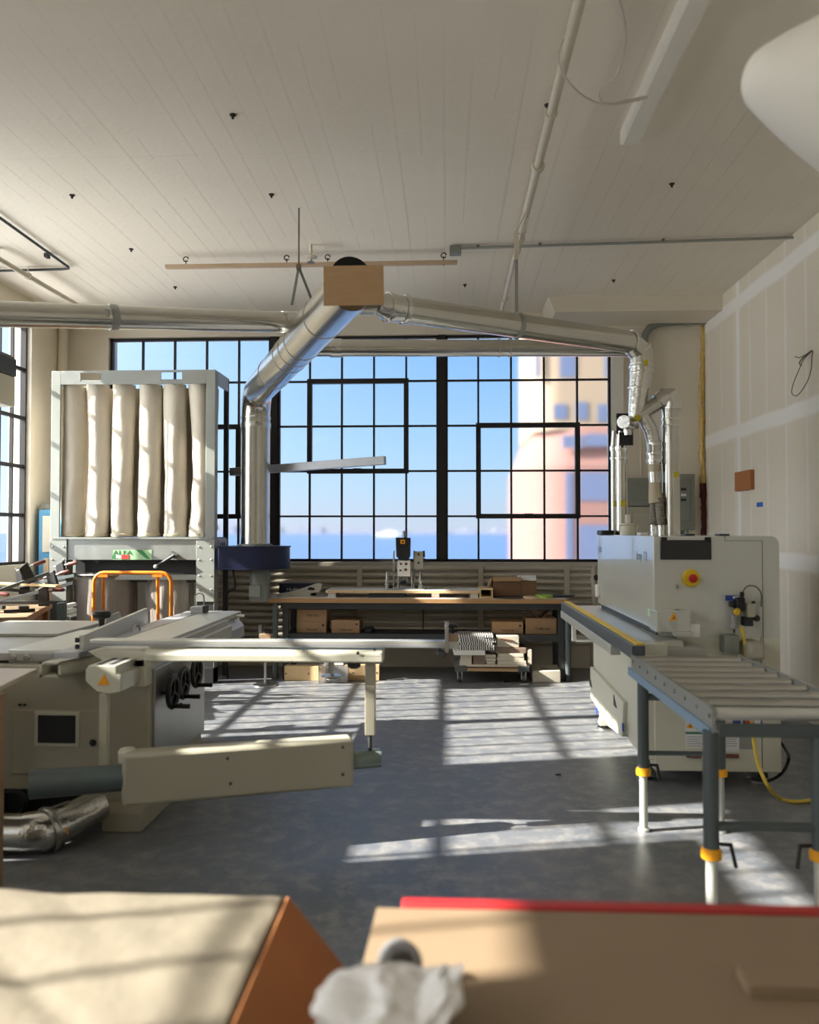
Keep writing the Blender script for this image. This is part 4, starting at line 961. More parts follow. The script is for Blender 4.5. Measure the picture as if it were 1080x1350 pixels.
# base stickers
def stick(px0, py0, px1, py1, m_, name, d=.002): return MB().pbox(px0, py0, px1, py1, Y0-d, Y0+.001).build(name, m_, base)
base = [o for o in t.children if o.name.startswith('base_cabinet')][0]
s = stick(904, 948, 927, 964, 'white_ink', 'warning_label'); tri(910, 956, .022, Y0-.003, s)
for k in range(4): MB().pbox(918, 950+k*3.4, 925, 951.5+k*3.4, Y0-.0032, Y0-.002).build('print_line', 'grey_ink', s)
for x0, x1 in ((904, 928), (953, 975)):
    s = stick(x0, 965, x1 if x0 > 940 else 928, 992 if x0 > 940 else 986, 'white_ink', 'notice_label'); MB().pbox(x0, 965, x1, 968, Y0-.0034, Y0-.002).build('label_header', 'teal_ink', s)
    for k in range(5): MB().pbox(x0+2, 971+k*3, x1-3-(k % 3), 972+k*3, Y0-.0032, Y0-.002).build('print_line', 'grey_ink', s)
stick(975, 966, 994, 988, 'grey_ink', 'plate')
s = stick(966, 940, 977, 958, 'blue_ink', 'blue_panel_label'); stick(979.5, 944, 990, 958, 'dark_ink', 'black_panel_label'); MB().pbox(983, 950, 989, 954, Y0-.004, Y0-.002).build('red_print', 'red_ink', s)
q = at(999.5, 952, Y0); rd = MB().lathe([(.026, 0), (.026, .002)], q, (0, -1, 0), 24).build('round_label', 'blue_ink', base); MB().lathe([(.019, .0015), (.019, .0035)], q+Vector((-.004, 0, .0)), (0, -1, 0), 24).build('round_label_centre', 'white_ink', rd)
for a, b in ((911, 926), (957, 975)):
    h = MB().pbox(a, 994.5, b, 1000, Y0-.03, Y0-.012).build('drawer_handle', 'handle_brown', base, bevel=.004); MB().pbox(a-5, 996, a+1, 999, Y0-.02, Y0).build('handle_stud', 'dark_steel', h)
m = MB(); a, b = at(1004, 940, Y0), at(1006, 1013, Y0); m.box(a.x, a.x+.004, Y0-.002, Y0+.002, b.z, .9); m.build('panel_seam', 'leg_grey', base, smooth=False)
# things on top
q = at(828, 690, 6.3); c1 = MB().lathe([(.055, 0), (.06, .02), (.058, .07), (.064, .075), (.064, .085), (.02, .09), (.018, .10)], (q.x, 6.3, ZT2), seg=24).build('lubricant_cup', 'cream', t)
MB().box(q.x-.015, q.x+.015, 6.28, 6.32, ZT2+.09, ZT2+.155).build('cup_stem', 'white', c1, bevel=.003)
MB().tube([(q.x+.055, 6.3, ZT2+.02), (q.x+.075, 6.3, ZT2+.07), (q.x+.055, 6.3, ZT2+.08)], .006, 8).build('cup_handle', 'white', c1)
MB().box(at(790, 700, 6.6).x, at(806, 700, 6.6).x, 6.5, 6.7, ZT2, ZT2+.035).build('top_vent', 'black', t, bevel=.004)
MB().box(at(840, 700, 6).x, at(850, 700, 6).x, 5.9, 6.0, ZT2, ZT2+.02).build('top_plate', 'white', t, bevel=.003)
for px in (907, 952): q = at(px, 700, 5.2); MB().box(q.x-.03, q.x+.03, 5.15, 5.25, ZT2, ZT2+.012).build('top_hinge', 'dark_steel', t, bevel=.003)
# ------------------------------------------------------------------ board support rail beside the machine
t = thing('support_rail', 'long dark grey workpiece rail with a yellow top strip beside the edge bander', 'rail', (1.0, 5.6, .8))
xa = at(842, 850, 4.36).x; za = at(842, 850, 4.36).z
m = MB().box(xa-.035, xa+.035, 4.36, 7.0, za-.075, za-.005); m.build('rail_profile', 'rail_dark', t, bevel=.003)
MB().box(xa-.008, xa+.033, 4.38, 6.99, za-.006, za+.004).build('yellow_strip', 'yellow', t)
MB().box(xa-.04, xa+.02, 4.9, 7.0, za-.135, za-.076).build('lower_profile', 'alu', t, bevel=.004)
for y in (5.1, 6.1, 6.85): MB().box(xa+.0, al-.03, y-.03, y+.03, za-.115, za-.08).build('bracket_arm', 'cream', t, bevel=.004)
q = at(775, 835, 6.5); MB().box(xa-.01, xa+.02, 6.55, 6.60, q.z-.07, za-.10).build('hanging_bracket', 'white', t, bevel=.003)
MB().cyl((xa+.02, 6.57, q.z-.055), (al-.08, 6.57, q.z-.055), .022, seg=14).build('cross_rod', 'steel', t)
# ------------------------------------------------------------------ roller conveyor
t = thing('roller_conveyor', 'grey roller conveyor table on four adjustable legs in front of the edge bander', 'roller conveyor', (1.2, 3.7, 0))
xl_, xr_, y0, y1, zt = .985, 1.50, 3.03, 4.33, .885
for x in (xl_, xr_):
    rl = MB().prism([(x-.022, zt-.085), (x+.022, zt-.085), (x+.022, zt-.075), (x-.010, zt-.075), (x-.010, zt+.003), (x-.022, zt+.003)] if x == xl_ else
                    [(x+.022, zt-.085), (x+.022, zt+.003), (x+.010, zt+.003), (x+.010, zt-.075), (x-.022, zt-.075), (x-.022, zt-.085)], 'y', y0, y1).build('side_rail', 'galv', t, smooth=False)
    for k in range(9):
        m = MB().lathe([(.008, 0), (.008, .006)], (x+(-.022 if x == xl_ else .022), y0+.03+k*.154, zt-.03), (-1 if x == xl_ else 1, 0, 0), 8); m.build('axle_nut', 'galv', rl)
MB().box(xl_-.027, xl_-.022, y0+.02, y1+.06, zt-.112, zt-.072).build('blue_film_strip', 'strip_blue', t)
for k in range(9): y = y0+.03+k*.154; MB().cyl((xl_-.005, y, zt-.022), (xr_+.005, y, zt-.022), .0235, seg=20).build('roller', 'steel' if k else 'alu', t)
MB().box(xl_, xr_, y0-.005, y0+.012, zt-.10, zt-.052).build('end_bar', 'leg_grey', t, bevel=.003)
MB().box(xl_, xr_, y1-.012, y1, zt-.10, zt-.052).build('end_bar', 'leg_grey', t, bevel=.003)
LEG = (('f', at(937, 1000, 3.06).x, 3.06), ('f', 1.352, 3.06), ('b', at(848, 950, 4.27).x, 4.27), ('b', at(949, 960, 4.27).x, 4.27))
for w_, x, y in LEG:
    zc = .36 if w_ == 'f' else .305
    lg = MB().cyl((x, y, zc), (x, y, zt-.085), .028, seg=20).build('leg', 'leg_grey', t)
    MB().lathe([(.022, -.02), (.036, -.02), (.037, .0), (.034, .014), (.028, .018)], (x, y, zc), seg=22).build('collar', 'collar', lg)
    MB().cyl((x, y, .008), (x, y, zc), .0205, seg=18).lathe([(.03, 0), (.03, .012), (.02, .02)], (x, y, 0), seg=18).build('inner_leg', 'alu', lg)
    s = 1 if x < 1.2 else -1
    MB().tube([(x+s*.03, y, zc+.03), (x+s*.07, y-.0, zc+.028), (x+s*.085, y-.01, zc-.05)], .007, 10).build('clamp_lever', 'black', lg)
MB().cyl((LEG[0][1], 3.06, .455), (LEG[1][1], 3.06, .455), .018, seg=16).build('cross_bar', 'leg_grey', t)
MB().cyl((LEG[2][1], 4.27, .395), (LEG[3][1], 4.27, .395), .012, seg=16).build('cross_bar', 'leg_grey', t)
q = at(862, 918, 4.3); MB().cyl((LEG[2][1], 4.27, .68), (LEG[2][1]+.10, 4.27, .68), .018, seg=14).build('bracket_stub', 'leg_grey', t)
# hoses
Yh = 4.90
o = MB().tube(smooth_path([at(978, 826, Yh), at(982, 850, Yh), at(984, 880, Yh-.02), at(990, 940, Yh-.06), at(998, 1000, Yh-.1), at(1012, 1035, Yh-.25), atz(1028, 1052, .012), atz(1048, 1057, .011), atz(1075, 1054, .011), atz(1120, 1044, .011), Vector((2.82, 5.2, .011)), Vector((2.87, 5.8, .011))], 8), .0105, 12).build('air_hose', 'hose_y')
tag(o, 'yellow air hose hanging from the regulator and curving onto the floor', 'hose')
o = MB().tube(smooth_path([at(1030, 933, 5.6), at(1018, 960, 5.3), at(1034, 985, 5.2), atz(1040, 1000, .25), atz(1030, 1020, .06), at(1010, 1030, 4.96), at(1000, 1022, 4.99)], 8), .009, 10).build('power_cable', 'rubber')
tag(o, 'black power cable looping on the floor to the right of the edge bander', 'cable')
# ================================================================== pipe radiator under the window
xa, xb, YRad = at(260, 800, 9.12).x, at(783, 800, 9.12).x, 9.12
t = thing('pipe_radiator', 'long grey-beige radiator of stacked horizontal pipes under the window', 'radiator', ((xa+xb)/2, YRad, 0))
n = 12; zt0, zb0 = 1.115, .30
for k in range(n):
    z = zt0+(zb0-zt0)*k/(n-1)
    MB().cyl((xa, YRad, z), (xb, YRad, z), .026, seg=16).build('pipe', 'rad', t)
for px in (268, 474, 634, 748):
    x = at(px, 800, YRad-.04).x; MB().box(x-.028, x+.028, YRad-.042, YRad-.027, .22, 1.16).build('bracket', 'rad', t, bevel=.003)
    MB().box(x-.02, x+.02, YRad-.03, YB-.03, .25, .28).box(x-.02, x+.02, YRad-.03, YB-.032, 1.12, 1.145).build('wall_stay', 'rad', t)
for x in (xa, xb): MB().cyl((x, YRad, zb0-.03), (x, YRad, zt0+.03), .034, seg=16).build('header_pipe', 'rad', t)
x = xb+.02; MB().lathe([(.02, 0), (.03, .01), (.03, .03), (.012, .04)], (x+.0, YRad-.03, 1.02), (0, -1, 0), 14).build('valve', 'anchor', t)
MB().cyl((xb-.02, YRad, zb0-.02), (xb-.02, YRad, 0), .022, seg=12).cyl((xa+.03, YRad, zb0-.02), (xa+.03, YRad, 0), .022, seg=12).build('feed_pipe', 'rad', t)
# ================================================================== long bench
bx0, bx1, by0, by1, bz = at(344, 795, 8.42).x, at(747, 790, 8.42).x, 8.40, 9.02, .78
zt = at(500, 789, 8.40).z
t = thing('workbench', 'long workbench with oak edged pale top and dark frame under the window', 'workbench', ((bx0+bx1)/2, 8.7, 0))
MB().prism([(bx0+.10, by0), (bx1, by0), (bx1, by1), (bx0, by1), (bx0, by0+.10)], 'z', zt-.045, zt).build('bench_top', 'bench_top', t, bevel=.003)
MB().box(bx0+.08, bx1+.002, by0-.012, by0+.001, zt-.047, zt-.002).build('front_lipping', 'bench_edge', t, bevel=.003)
MB().box(bx0+.2, bx1-.02, by0+.05, by0+.09, zt-.115, zt-.045).box(bx0+.2, bx1-.02, by1-.09, by1-.05, zt-.115, zt-.045).build('frame_rail', 'dark_steel', t)
zs = at(500, 840, 8.5).z
for px in (377, 764-24):
    x = at(px, 830, 8.5).x
    for y in (by0+.10, by1-.10): MB().box(x-.03, x+.03, y-.03, y+.03, 0, zt-.045).build('leg', 'dark_steel', t, bevel=.003)
MB().box(at(377, 830, 8.5).x, at(740, 830, 8.5).x, by0+.08, by0+.12, zs-.035, zs+.035).build('lower_rail', 'dark_steel', t)
MB().box(at(377, 830, 8.5).x, at(740, 830, 8.5).x, by0+.12, by1-.10, zs+.016, zs+.034).build('lower_shelf', 'dark_steel', t)
for px in (363, 749):
    x = at(px, 850, by0+.04).x; MB().cyl((x, by0+.04, .0), (x, by0+.04, zt-.045), .030, seg=18).build('round_leg', 'leg_grey', t)
    MB().lathe([(.036, 0), (.036, .05), (.031, .06)], (x, by0+.04, 0), seg=18).build('leg_sleeve', 'dark_steel', t)
x = at(558, 815, 8.95).x; MB().cyl((x, by1-.06, zs), (x, by1-.06, zt-.05), .008, seg=8).build('brace', 'dark_steel', t)
# ---- on the bench
t = thing('blue_box', 'flat dark blue printed box standing at the left end of the long bench', 'box', (at(390, 775, 8.75).x, 8.75, zt))
p0, p1 = at(368, 769, 8.75), at(416, 790, 8.75)
bb = MB().box(p0.x, p1.x, 8.75, 8.83, zt, p0.z).build('carton', 'blue', t, bevel=.002)
q = at(377, 778, 8.75); lettering('box_lettering', 'Multi-cutter', .062, (q.x, 8.748, q.z-.02), (90, -4, 0), 'white_ink', bb, 1.0, .25)
t = thing('paper_bag', 'white folded packet leaning on the dark blue box on the bench', 'packet', (at(400, 780, 8.68).x, 8.68, zt))
a = [at(px, py, 8.68) for px, py in ((366, 787), (366, 783), (384, 780), (400, 775), (418, 769), (424, 770), (424, 776), (420, 781), (409, 782), (409, 787))]
m = MB().prism([(v.x, max(zt, v.z)) for v in a], 'y', 8.66, 8.74); m.build('packet_body', 'white', t, bevel=.006)
q = at(410.5, 776, 8.66); MB().prism([(q.x-.04, q.z-.016), (q.x+.035, q.z-.016), (q.x+.035, q.z+.004), (q.x, q.z+.016), (q.x-.03, q.z+.010)], 'y', 8.657, 8.661).build('black_print', 'dark_ink', t)
o = MB().prism([(at(372, 790, 8.48).x, 8.44), (at(405, 790, 8.48).x, 8.43), (at(415, 790, 8.5).x, 8.5), (at(408, 788, 8.6).x, 8.6), (at(375, 788, 8.6).x, 8.58)], 'z', zt, zt+.012).build('leaflet', 'linen')
tag(o, 'pale leaflet lying flat near the left front edge of the long bench', 'leaflet')
# white long board on spacers with hinge boring machine on it
t = thing('white_board', 'long white panel lying on spacers along the bench top', 'panel', (at(540, 780, 8.7).x, 8.7, zt))
x0, x1 = at(430, 780, 8.52).x, at(633, 780, 8.52).x; zp = at(540, 779, 8.52).z+.006
MB().box(x0, x1, 8.50, 8.92, zp-.028, zp).build('panel_board', 'white', t, bevel=.002)
MB().box(x0+.02, x1, 8.495, 8.50, zp-.027, zp-.002).build('edge_band', 'ply_pale', t)
for a, b in ((x0+.45, x0+.82), (x0+1.10, x0+1.18), (x1-.1, x1-.02), (x0+.02, x0+.10)): MB().box(a, b, 8.52, 8.88, zt, zp-.028).build('spacer', 'dark_steel' if b-a > .2 else 'white', t)
t = thing('white_bracket_box', 'small open-ended white box at the right end of the white panel on the bench', 'box', (at(643, 782, 8.52).x, 8.55, zt))
x0, x1 = at(632.5, 780, 8.5).x, at(650, 780, 8.5).x; zz = at(640, 776, 8.5).z; th = .014
MB().box(x0, x1, 8.50, 8.85, zz-th, zz).box(x0, x0+th, 8.50, 8.85, zt+th, zz-th).box(x1-th, x1, 8.50, 8.85, zt+th, zz-th).box(x0, x1, 8.50, 8.85, zt, zt+th).build('shell', 'ply_pale', t, bevel=.001)
MB().box(x0+th, x1-th, 8.82, 8.84, zt+th, zz-th).build('dark_back', 'black', t)
# hinge boring machine
c = at(538, 776, 8.68); xm, ym, zb = c.x, 8.70, zp
t = thing('boring_machine', 'small bench boring machine with black motor and yellow emblem on the white panel', 'boring machine', (xm, ym, zb))
Z = lambda py: at(538, py, 8.68).z
Xp = lambda px: at(px, 740, 8.68).x
MB().box(Xp(508), Xp(560), 8.60, 8.80, zb, zb+.014).build('base_plate', 'steel', t, bevel=.003)
for px in (519, 525, 543, 546): MB().cyl((Xp(px), 8.72 if px in (519, 546) else 8.66, zb), (Xp(px), 8.72 if px in (519, 546) else 8.66, Z(726 if px in (519, 546) else 752)), .009, seg=12).build('column', 'steel', t)
h = MB().prism([(Xp(522), Z(708.5)), (Xp(541.5), Z(709)), (Xp(541), Z(733)), (Xp(538), Z(739)), (Xp(527), Z(738)), (Xp(523), Z(733))], 'y', 8.61, 8.75).build('motor', 'black', t, bevel=.01)
MB().pbox(528, 711.5, 534, 717, 8.606, 8.612).build('yellow_emblem', 'collar', h); MB().pbox(530, 713.2, 532.4, 715.6, 8.602, 8.607).build('emblem_centre', 'dark_ink', h)
MB().cyl((Xp(533), 8.68, Z(709)), (Xp(533), 8.68, Z(700)), .022, .018, 16).build('motor_cap', 'galv', h)
g = MB().pbox(524, 739, 541, 760, 8.62, 8.74).build('gearbox', 'white', t, bevel=.006)
for px, py, r, mt in ((528.5, 743.5, .012, 'dark_steel'), (535.5, 743.5, .016, 'handle_brown'), (528, 752, .010, 'dark_steel'), (535, 751, .016, 'handle_brown')):
    q = at(px, py, 8.62); MB().lathe([(r, 0), (r, .006), (r*.5, .01)], q, (0, -1, 0), 14).build('dial', mt, g)
MB().lathe([(.02, 0), (.035, .008), (.035, .03), (.015, .04)], (Xp(532), 8.68, Z(770)), seg=16).build('bit_holder', 'black', t)
for px in (528, 532, 537): MB().cyl((Xp(px), 8.68, Z(768)), (Xp(px), 8.68, Z(758)), .007, seg=10).build('spindle', 'steel', t)
sb = MB().pbox(546, 727, 558, 750, 8.66, 8.74).build('switch_box', 'panel_beige', t, bevel=.006)
q = at(559, 726, 8.69); MB().cyl(q+Vector((0, 0, -.07)), q, .013, .010, 12).ball(q+Vector((0, 0, -.10)), .022, 2).build('start_knob', 'black', sb)
for px, py in ((552, 731), (552, 742)): q = at(px, py, 8.66); MB().lathe([(.013, 0), (.013, .008)], q, (0, -1, 0), 12).build('push_button', 'dark_steel', sb)
for px in (510.5, 554):
    cl = MB().lathe([(.024, 0), (.024, .04), (.014, .05), (.018, .075), (.009, .09), (.009, .17), (.005, .175)], (Xp(px), 8.64, zb+.012), seg=16).build('clamp_post', 'steel', t)
    MB().box(Xp(px+(5 if px < 530 else -5))-.02, Xp(px+(5 if px < 530 else -5))+.02, 8.62, 8.68, zb+.012, zb+.045).build('rubber_pad', 'rubber', cl, bevel=.004)
for k, pts in enumerate((((548, 750), (546, 760), (543, 768), (549, 772)), ((557, 752), (555, 762), (552, 766)), ((520, 742), (516, 752), (513, 762)))):
    MB().tube(smooth_path([at(px, py, 8.70) for px, py in pts], 5), .004, 8).build('air_line', 'wire', t)
# open carton on the bench
t = thing('open_carton', 'open brown cardboard carton at the right end of the bench top', 'carton', (at(678, 780, 8.7).x, 8.7, zt))
x0, x1 = at(650, 770, 8.62).x, at(707, 770, 8.62).x; xm_ = at(687, 770, 8.62).x; zz = at(670, 765, 8.62).z; th = .008
MB().box(x0, x1, 8.62, 8.62+th, zt, zz).box(x0, x1, 8.90, 8.90+th, zt, zz).box(x0, x0+th, 8.628, 8.90, zt, zz).box(x1-th, x1, 8.628, 8.90, zt, zz).box(x0, x1, 8.62, 8.9, zt, zt+th).build('carton_shell', 'card_dark', t)
MB().obox((x0-.025, 8.76, zz-.03), (.006, .27, .09), (0, 25, 0)).obox(((x0+xm_)/2, 8.60, zz+.012), (xm_-x0, .05, .006), (60, 0, 0)).build('flap', 'card', t)
MB().box(xm_, x1+.002, 8.612, 8.62, zt+.004, zz-.01).build('darker_side', 'card_dark', t)
o = MB().obox((at(695, 764, 8.68).x, 8.72, zz+.018), (.20, .2, .035), (4, 0, -6)).build('white_tray', 'white', bevel=.006); tag(o, 'pale blue-white tray resting on top of the open brown carton', 'tray')
MB().box(x0+.15, x0+.16, 8.7, 8.71, zz-.1, zz+.03)
o = MB().lathe([(.09, 0), (.09, .035), (.05, .035), (.05, .0)], (at(718, 788, 8.50).x, 8.52, zt), seg=26).build('tape_roll', 'tape_green'); tag(o, 'green masking tape roll lying flat at the right end of the bench', 'tape')
o = MB().lathe([(.08, 0), (.08, .02), (.045, .02), (.045, .0)], (at(700, 789, 8.50).x, 8.50, zt), seg=26).build('tape_roll', 'tape_tan'); tag(o, 'tan tape roll lying flat left of the green tape roll on the bench', 'tape')
o = MB().lathe([(.19, 0), (.19, .004), (.03, .006)], (at(672, 788, 8.52).x, 8.58, zt), seg=30).build('saw_disc', 'dark_steel'); tag(o, 'dark round saw blade lying on the bench in front of the open brown carton', 'saw blade')
for k, (px, py, ang, ln, lab) in enumerate(((728, 781, 8, .42, 'dark straight-edge lying at the back right corner of the bench'), (735, 785, -6, .36, 'dark straight-edge lying in front of another at the right bench corner'), (722, 777, 2, .34, 'short dark straight-edge lying right beside the open carton'))):
    q = at(px, py, 8.7); o = MB().obox((q.x, 8.62+.1*k, zt+.010+.0*k), (ln, .045, .02), (0, 0, ang)).build('straight_edge', 'dark_steel', bevel=.002); tag(o, lab, 'straight-edge', 'straight-edges on the bench')
# ---- cartons on the lower shelf
zsh = zs+.034
def carton(px0, py0, px1, py1, Y, label, z0=None, txt=(.3, .32), dot=True, opened=False, dep=.3):
    a, b = at(px0, py0, Y), at(px1, py1, Y); z0 = zsh if z0 is None else z0
    h = a.z-b.z; tt = thing('carton', label, 'carton', ((a.x+b.x)/2, Y+dep/2, z0), 'cartons under the long bench')
    body = MB().box(a.x, b.x, Y, Y+dep, z0, z0+h).build('carton_body', 'card', tt, bevel=.003)
    lettering('printed_code', 'THK', h*.26, (a.x+(b.x-a.x)*txt[0], Y-.001, z0+h*txt[1]), (90, 0, 0), 'dark_ink', body, 1.0)
    lettering('printed_number', '12500', h*.22, (a.x+(b.x-a.x)*(txt[0]+.17), Y-.001, z0+h*txt[1]), (90, 0, 0), 'dark_ink', body, 1.15)
    if dot: MB().lathe([(.012, 0), (.012, .002)], (a.x+(b.x-a.x)*.9, Y, z0+h*.68), (0, -1, 0), 14).build('hand_hole', 'black', body)
    if opened:
        for s_, ang in ((-1, 30), (1, -42)): x = a.x+.02 if s_ < 0 else b.x-.05; MB().obox((x+.04*(-s_), Y+.12, z0+h+.05), (.16, .22, .006), (0, ang, 0)).build('flap', 'card_dark', body)
    return z0+h
yb = 8.56
z1 = carton(391, 820, 430, 835, yb, 'plain brown carton at the bottom of the pair on the left of the bench shelf', zsh, (.3, .2))
carton(391.5, 803.5, 430.5, 819.5, yb, 'plain brown carton on top of another at the left of the bench shelf', z1, (.3, .4), False)
carton(437, 820, 474, 837, yb, 'brown carton next to the stacked pair on the left of the bench shelf', zsh, (.28, .15))
carton(649, 818, 690, 834, yb, 'low brown carton on the right of the bench shelf beside the open-flapped carton', zsh, (.3, .2))
carton(693, 811, 734, 832, yb, 'brown carton with lifted flaps at the right end of the bench shelf', zsh, (.3, .25), False, True)
q = at(486, 832, 8.6); o = MB().lathe([(.06, 0), (.07, .01), (.07, .03), (.045, .055), (.02, .06)], (q.x, 8.66, zsh), seg=20).build('cable_coil', 'dark_steel'); tag(o, 'dark coil lying right of the left-hand brown cartons on the shelf', 'coil')
# ---- on the floor below: drawer boards, acrylic jig
yf = 8.36
t = thing('drawer_front', 'pale plywood box front standing on the floor at the left below the bench', 'board', (at(403, 890, yf).x, yf, 0))
a, b = at(375, 878, yf), at(430, 898, yf); p_ = MB().box(a.x, b.x, yf, yf+.10, 0, a.z).build('panel_board', 'ply_pale', t, bevel=.003)
for px, py in ((377, 888), (407, 888)): q = at(px, py, yf); MB().lathe([(.008, 0), (.008, .002)], q, (0, -1, 0), 10).build('screw_hole', 'dark_steel', p_)
t = thing('drawer_front', 'pale plywood box front standing on the floor behind the fence leg', 'board', (at(480, 890, yf).x, yf+.03, 0))
a, b = at(455, 877, yf+.03), at(500, 897, yf+.03); p_ = MB().box(a.x, b.x, yf+.03, yf+.12, 0, a.z).build('panel_board', 'ply_pale', t, bevel=.003)
for px, py in ((466, 887), (497, 887)): q = at(px, py, yf+.03); MB().lathe([(.008, 0), (.008, .002)], q, (0, -1, 0), 10).build('screw_hole', 'dark_steel', p_)
t = thing('acrylic_box', 'clear acrylic box with a steel spindle standing between two plywood fronts', 'box', (at(438, 890, yf-.1).x, yf-.1, 0))
a, b = at(420, 878, yf-.12), at(459, 898, yf-.12); th = .008
MB().box(a.x, b.x, yf-.12, yf-.112, 0, a.z).box(a.x, a.x+th, yf-.112, yf-.02, 0, a.z).box(b.x-th, b.x, yf-.112, yf-.02, 0, a.z).box(a.x, b.x, yf-.02, yf-.012, 0, a.z).build('clear_sides', 'acrylic', t)
c = (a.x+b.x)/2; MB().cyl((c, yf-.06, .01), (c, yf-.06, a.z+.04), .016, seg=14).lathe([(.09, 0), (.09, .006), (.02, .012)], (c, yf-.06, .035), seg=22).build('spindle', 'steel', t)
MB().box(a.x+.05, b.x-.05, yf-.09, yf-.05, a.z, a.z+.045).build('top_block', 'white', t, bevel=.004)
# ---- samples dolly
yd = 8.30
x0, x1 = at(600, 890, yd).x, at(699, 890, yd).x
zd = at(650, 884, yd).z
t = thing('dolly', 'low wooden dolly with grey carpeted ends and casters carrying sample boards', 'dolly', ((x0+x1)/2, yd+.22, 0))
MB().box(x0+.08, x1-.08, yd+.01, yd+.05, zd-.012, zd+.016).box(x0+.08, x1-.08, yd+.40, yd+.44, zd-.012, zd+.016).build('side_rail', 'ply', t, bevel=.003)
MB().box(x0+.02, x1-.02, yd+.03, yd+.42, zd+.016, zd+.032).build('deck_board', 'card_dark', t)
for a, b in ((x0, x0+.12), (x1-.12, x1)): MB().box(a, b, yd, yd+.45, zd-.016, zd+.045 if a == x0 else zd+.045).build('carpet_bumper', 'carpet', t, bevel=.01)
for x in (x0+.05, x1-.06):
    for y in (yd+.06, yd+.38):
        cs_ = MB().cyl((x-.014, y, .042), (x+.014, y, .042), .042, seg=22).build('caster', 'leg_grey', t); MB().box(x-.026, x-.018, y-.02, y+.02, .03, zd-.012).box(x+.018, x+.026, y-.02, y+.02, .03, zd-.012).build('fork', 'steel', cs_)
zk = zd+.045
# stacked samples: label, px0, px1, py0, py1, material
def slab(nm, px0, py0, px1, py1, y0, y1, mt, lab, cat, grp=None, z0=None, rot=0, bev=.003):
    a, b = at(px0, py0, y0), at(px1, py1, y0); z0 = b.z if z0 is None else z0; h = max(.008, a.z-b.z)
    o = MB().obox(((a.x+b.x)/2, (y0+y1)/2, z0+h/2), (b.x-a.x, y1-y0, h), (0, 0, rot)).build(nm, mt, bevel=bev); tag(o, lab, cat, grp); return z0+h
gl = 'sample boards on the dolly'
zb_ = slab('sample_board', 606, 880.5, 695, 884, yd+.02, yd+.40, 'linen', 'wide pale base board lying directly on the dolly deck', 'board', gl, zd+.034)
za = slab('sample_block', 608, 867, 622, 880, yd+.03, yd+.30, 'linen', 'upright pale block at the left end of the dolly, under the white panel', 'block', gl, zb_)
zc = slab('sample_book', 624, 875.5, 640, 880, yd+.04, yd+.28, 'book_brown', 'lower brown sample board in the middle of the dolly', 'board', gl, zb_)
zc2 = slab('sample_book', 624, 867, 641, 875.3, yd+.04, yd+.28, 'book_brown', 'upper brown sample board in the middle of the dolly', 'board', gl, zc)
zc3 = slab('sample_book', 641.5, 876, 653, 880, yd+.03, yd+.26, 'linen', 'lowest of three small pale sample boards in the middle of the dolly', 'board', gl, zb_)
zc4 = slab('sample_book', 640.5, 871.5, 654, 875.8, yd+.03, yd+.26, 'linen', 'middle one of three small pale sample boards on the dolly', 'board', gl, zc3+.002)
zc5 = slab('sample_book', 640, 866.5, 654, 871, yd+.03, yd+.26, 'linen', 'top one of three small pale sample boards on the dolly', 'board', gl, zc4+.002)
zw = slab('white_board', 598, 857.5, 639, 864, yd-.02, yd+.34, 'white', 'white panel offcut below the black and white boards on the dolly', 'panel', gl, max(za, zc2)+.001, 2)
zp_ = zw+.001
for k in range(6):
    zp_ = slab('patterned_board', 604+rnd.uniform(-1, 1.5), 840, 652+rnd.uniform(-3, 2), 843.4, yd, yd+.36, 'ripple', ('lowest', 'second from lowest', 'third from lowest', 'third from top', 'second from top', 'topmost')[k]+' of the black and white patterned boards stacked on the dolly', 'board', 'patterned boards on the dolly', zp_+.001, rnd.uniform(-3, 3))
zr1 = slab('sample_board', 656, 875, 694, 880, yd+.03, yd+.36, 'linen', 'bottom one of the three long pale boards at the right of the dolly', 'board', gl, zb_+.001)
zr2 = slab('sample_board', 655, 869.5, 691, 874.6, yd+.04, yd+.36, 'linen', 'middle one of the three long pale boards at the right of the dolly', 'board', gl, zr1+.001, 1)
zr3 = slab('sample_board', 657, 864.5, 691, 869, yd+.04, yd+.36, 'linen', 'top one of the three long pale boards at the right of the dolly', 'board', gl, zr2+.001, -1)
zr4 = slab('brown_board', 654, 856.5, 694, 864, yd+.05, yd+.36, 'book_brown', 'brown board lying under the pale marbled block on the dolly', 'board', gl, zr3+.001)
a, b = at(655, 840, yd+.06), at(684, 855, yd+.06); hB = a.z-b.z
t = thing('marbled_block', 'pale marbled block topping the right side of the dolly load', 'block', ((a.x+b.x)/2, yd+.2, zr4))
blk = MB().obox(((a.x+b.x)/2, yd+.2, zr4+hB/2+.002), (b.x-a.x, .26, hB), (0, 0, 2)).build('block_body', 'linen', t, bevel=.003)
q = at(668, 845, yd+.06); MB().obox((q.x, yd+.066, zr4+hB*.7), (.13, .01, .012), (0, 8, 0)).build('vein_mark', 'handle_brown', blk)
o = MB().box(at(694, 860, yd+.2).x, at(699, 860, yd+.2).x, yd+.05, yd+.38, zd+.05, zr4-.02).build('end_board', 'linen'); tag(o, 'narrow pale board standing on edge at the right end of the dolly', 'board')
q = at(653, 860, yd+.05)
m = MB().ball((q.x-.02, yd+.10, zc5+.06), .055, 3, (1.1, 1, .9))
for v in m.b.verts: v.co += Vector((0, 0, 0)) + (v.co-Vector((q.x-.02, yd+.10, zc5+.06))).normalized()*.02*noise.noise(v.co*40)
o = m.build('crumpled_wrap', 'plastic_bag'); tag(o, 'crumpled grey plastic wrap stuffed between the piles on the dolly', 'wrap')
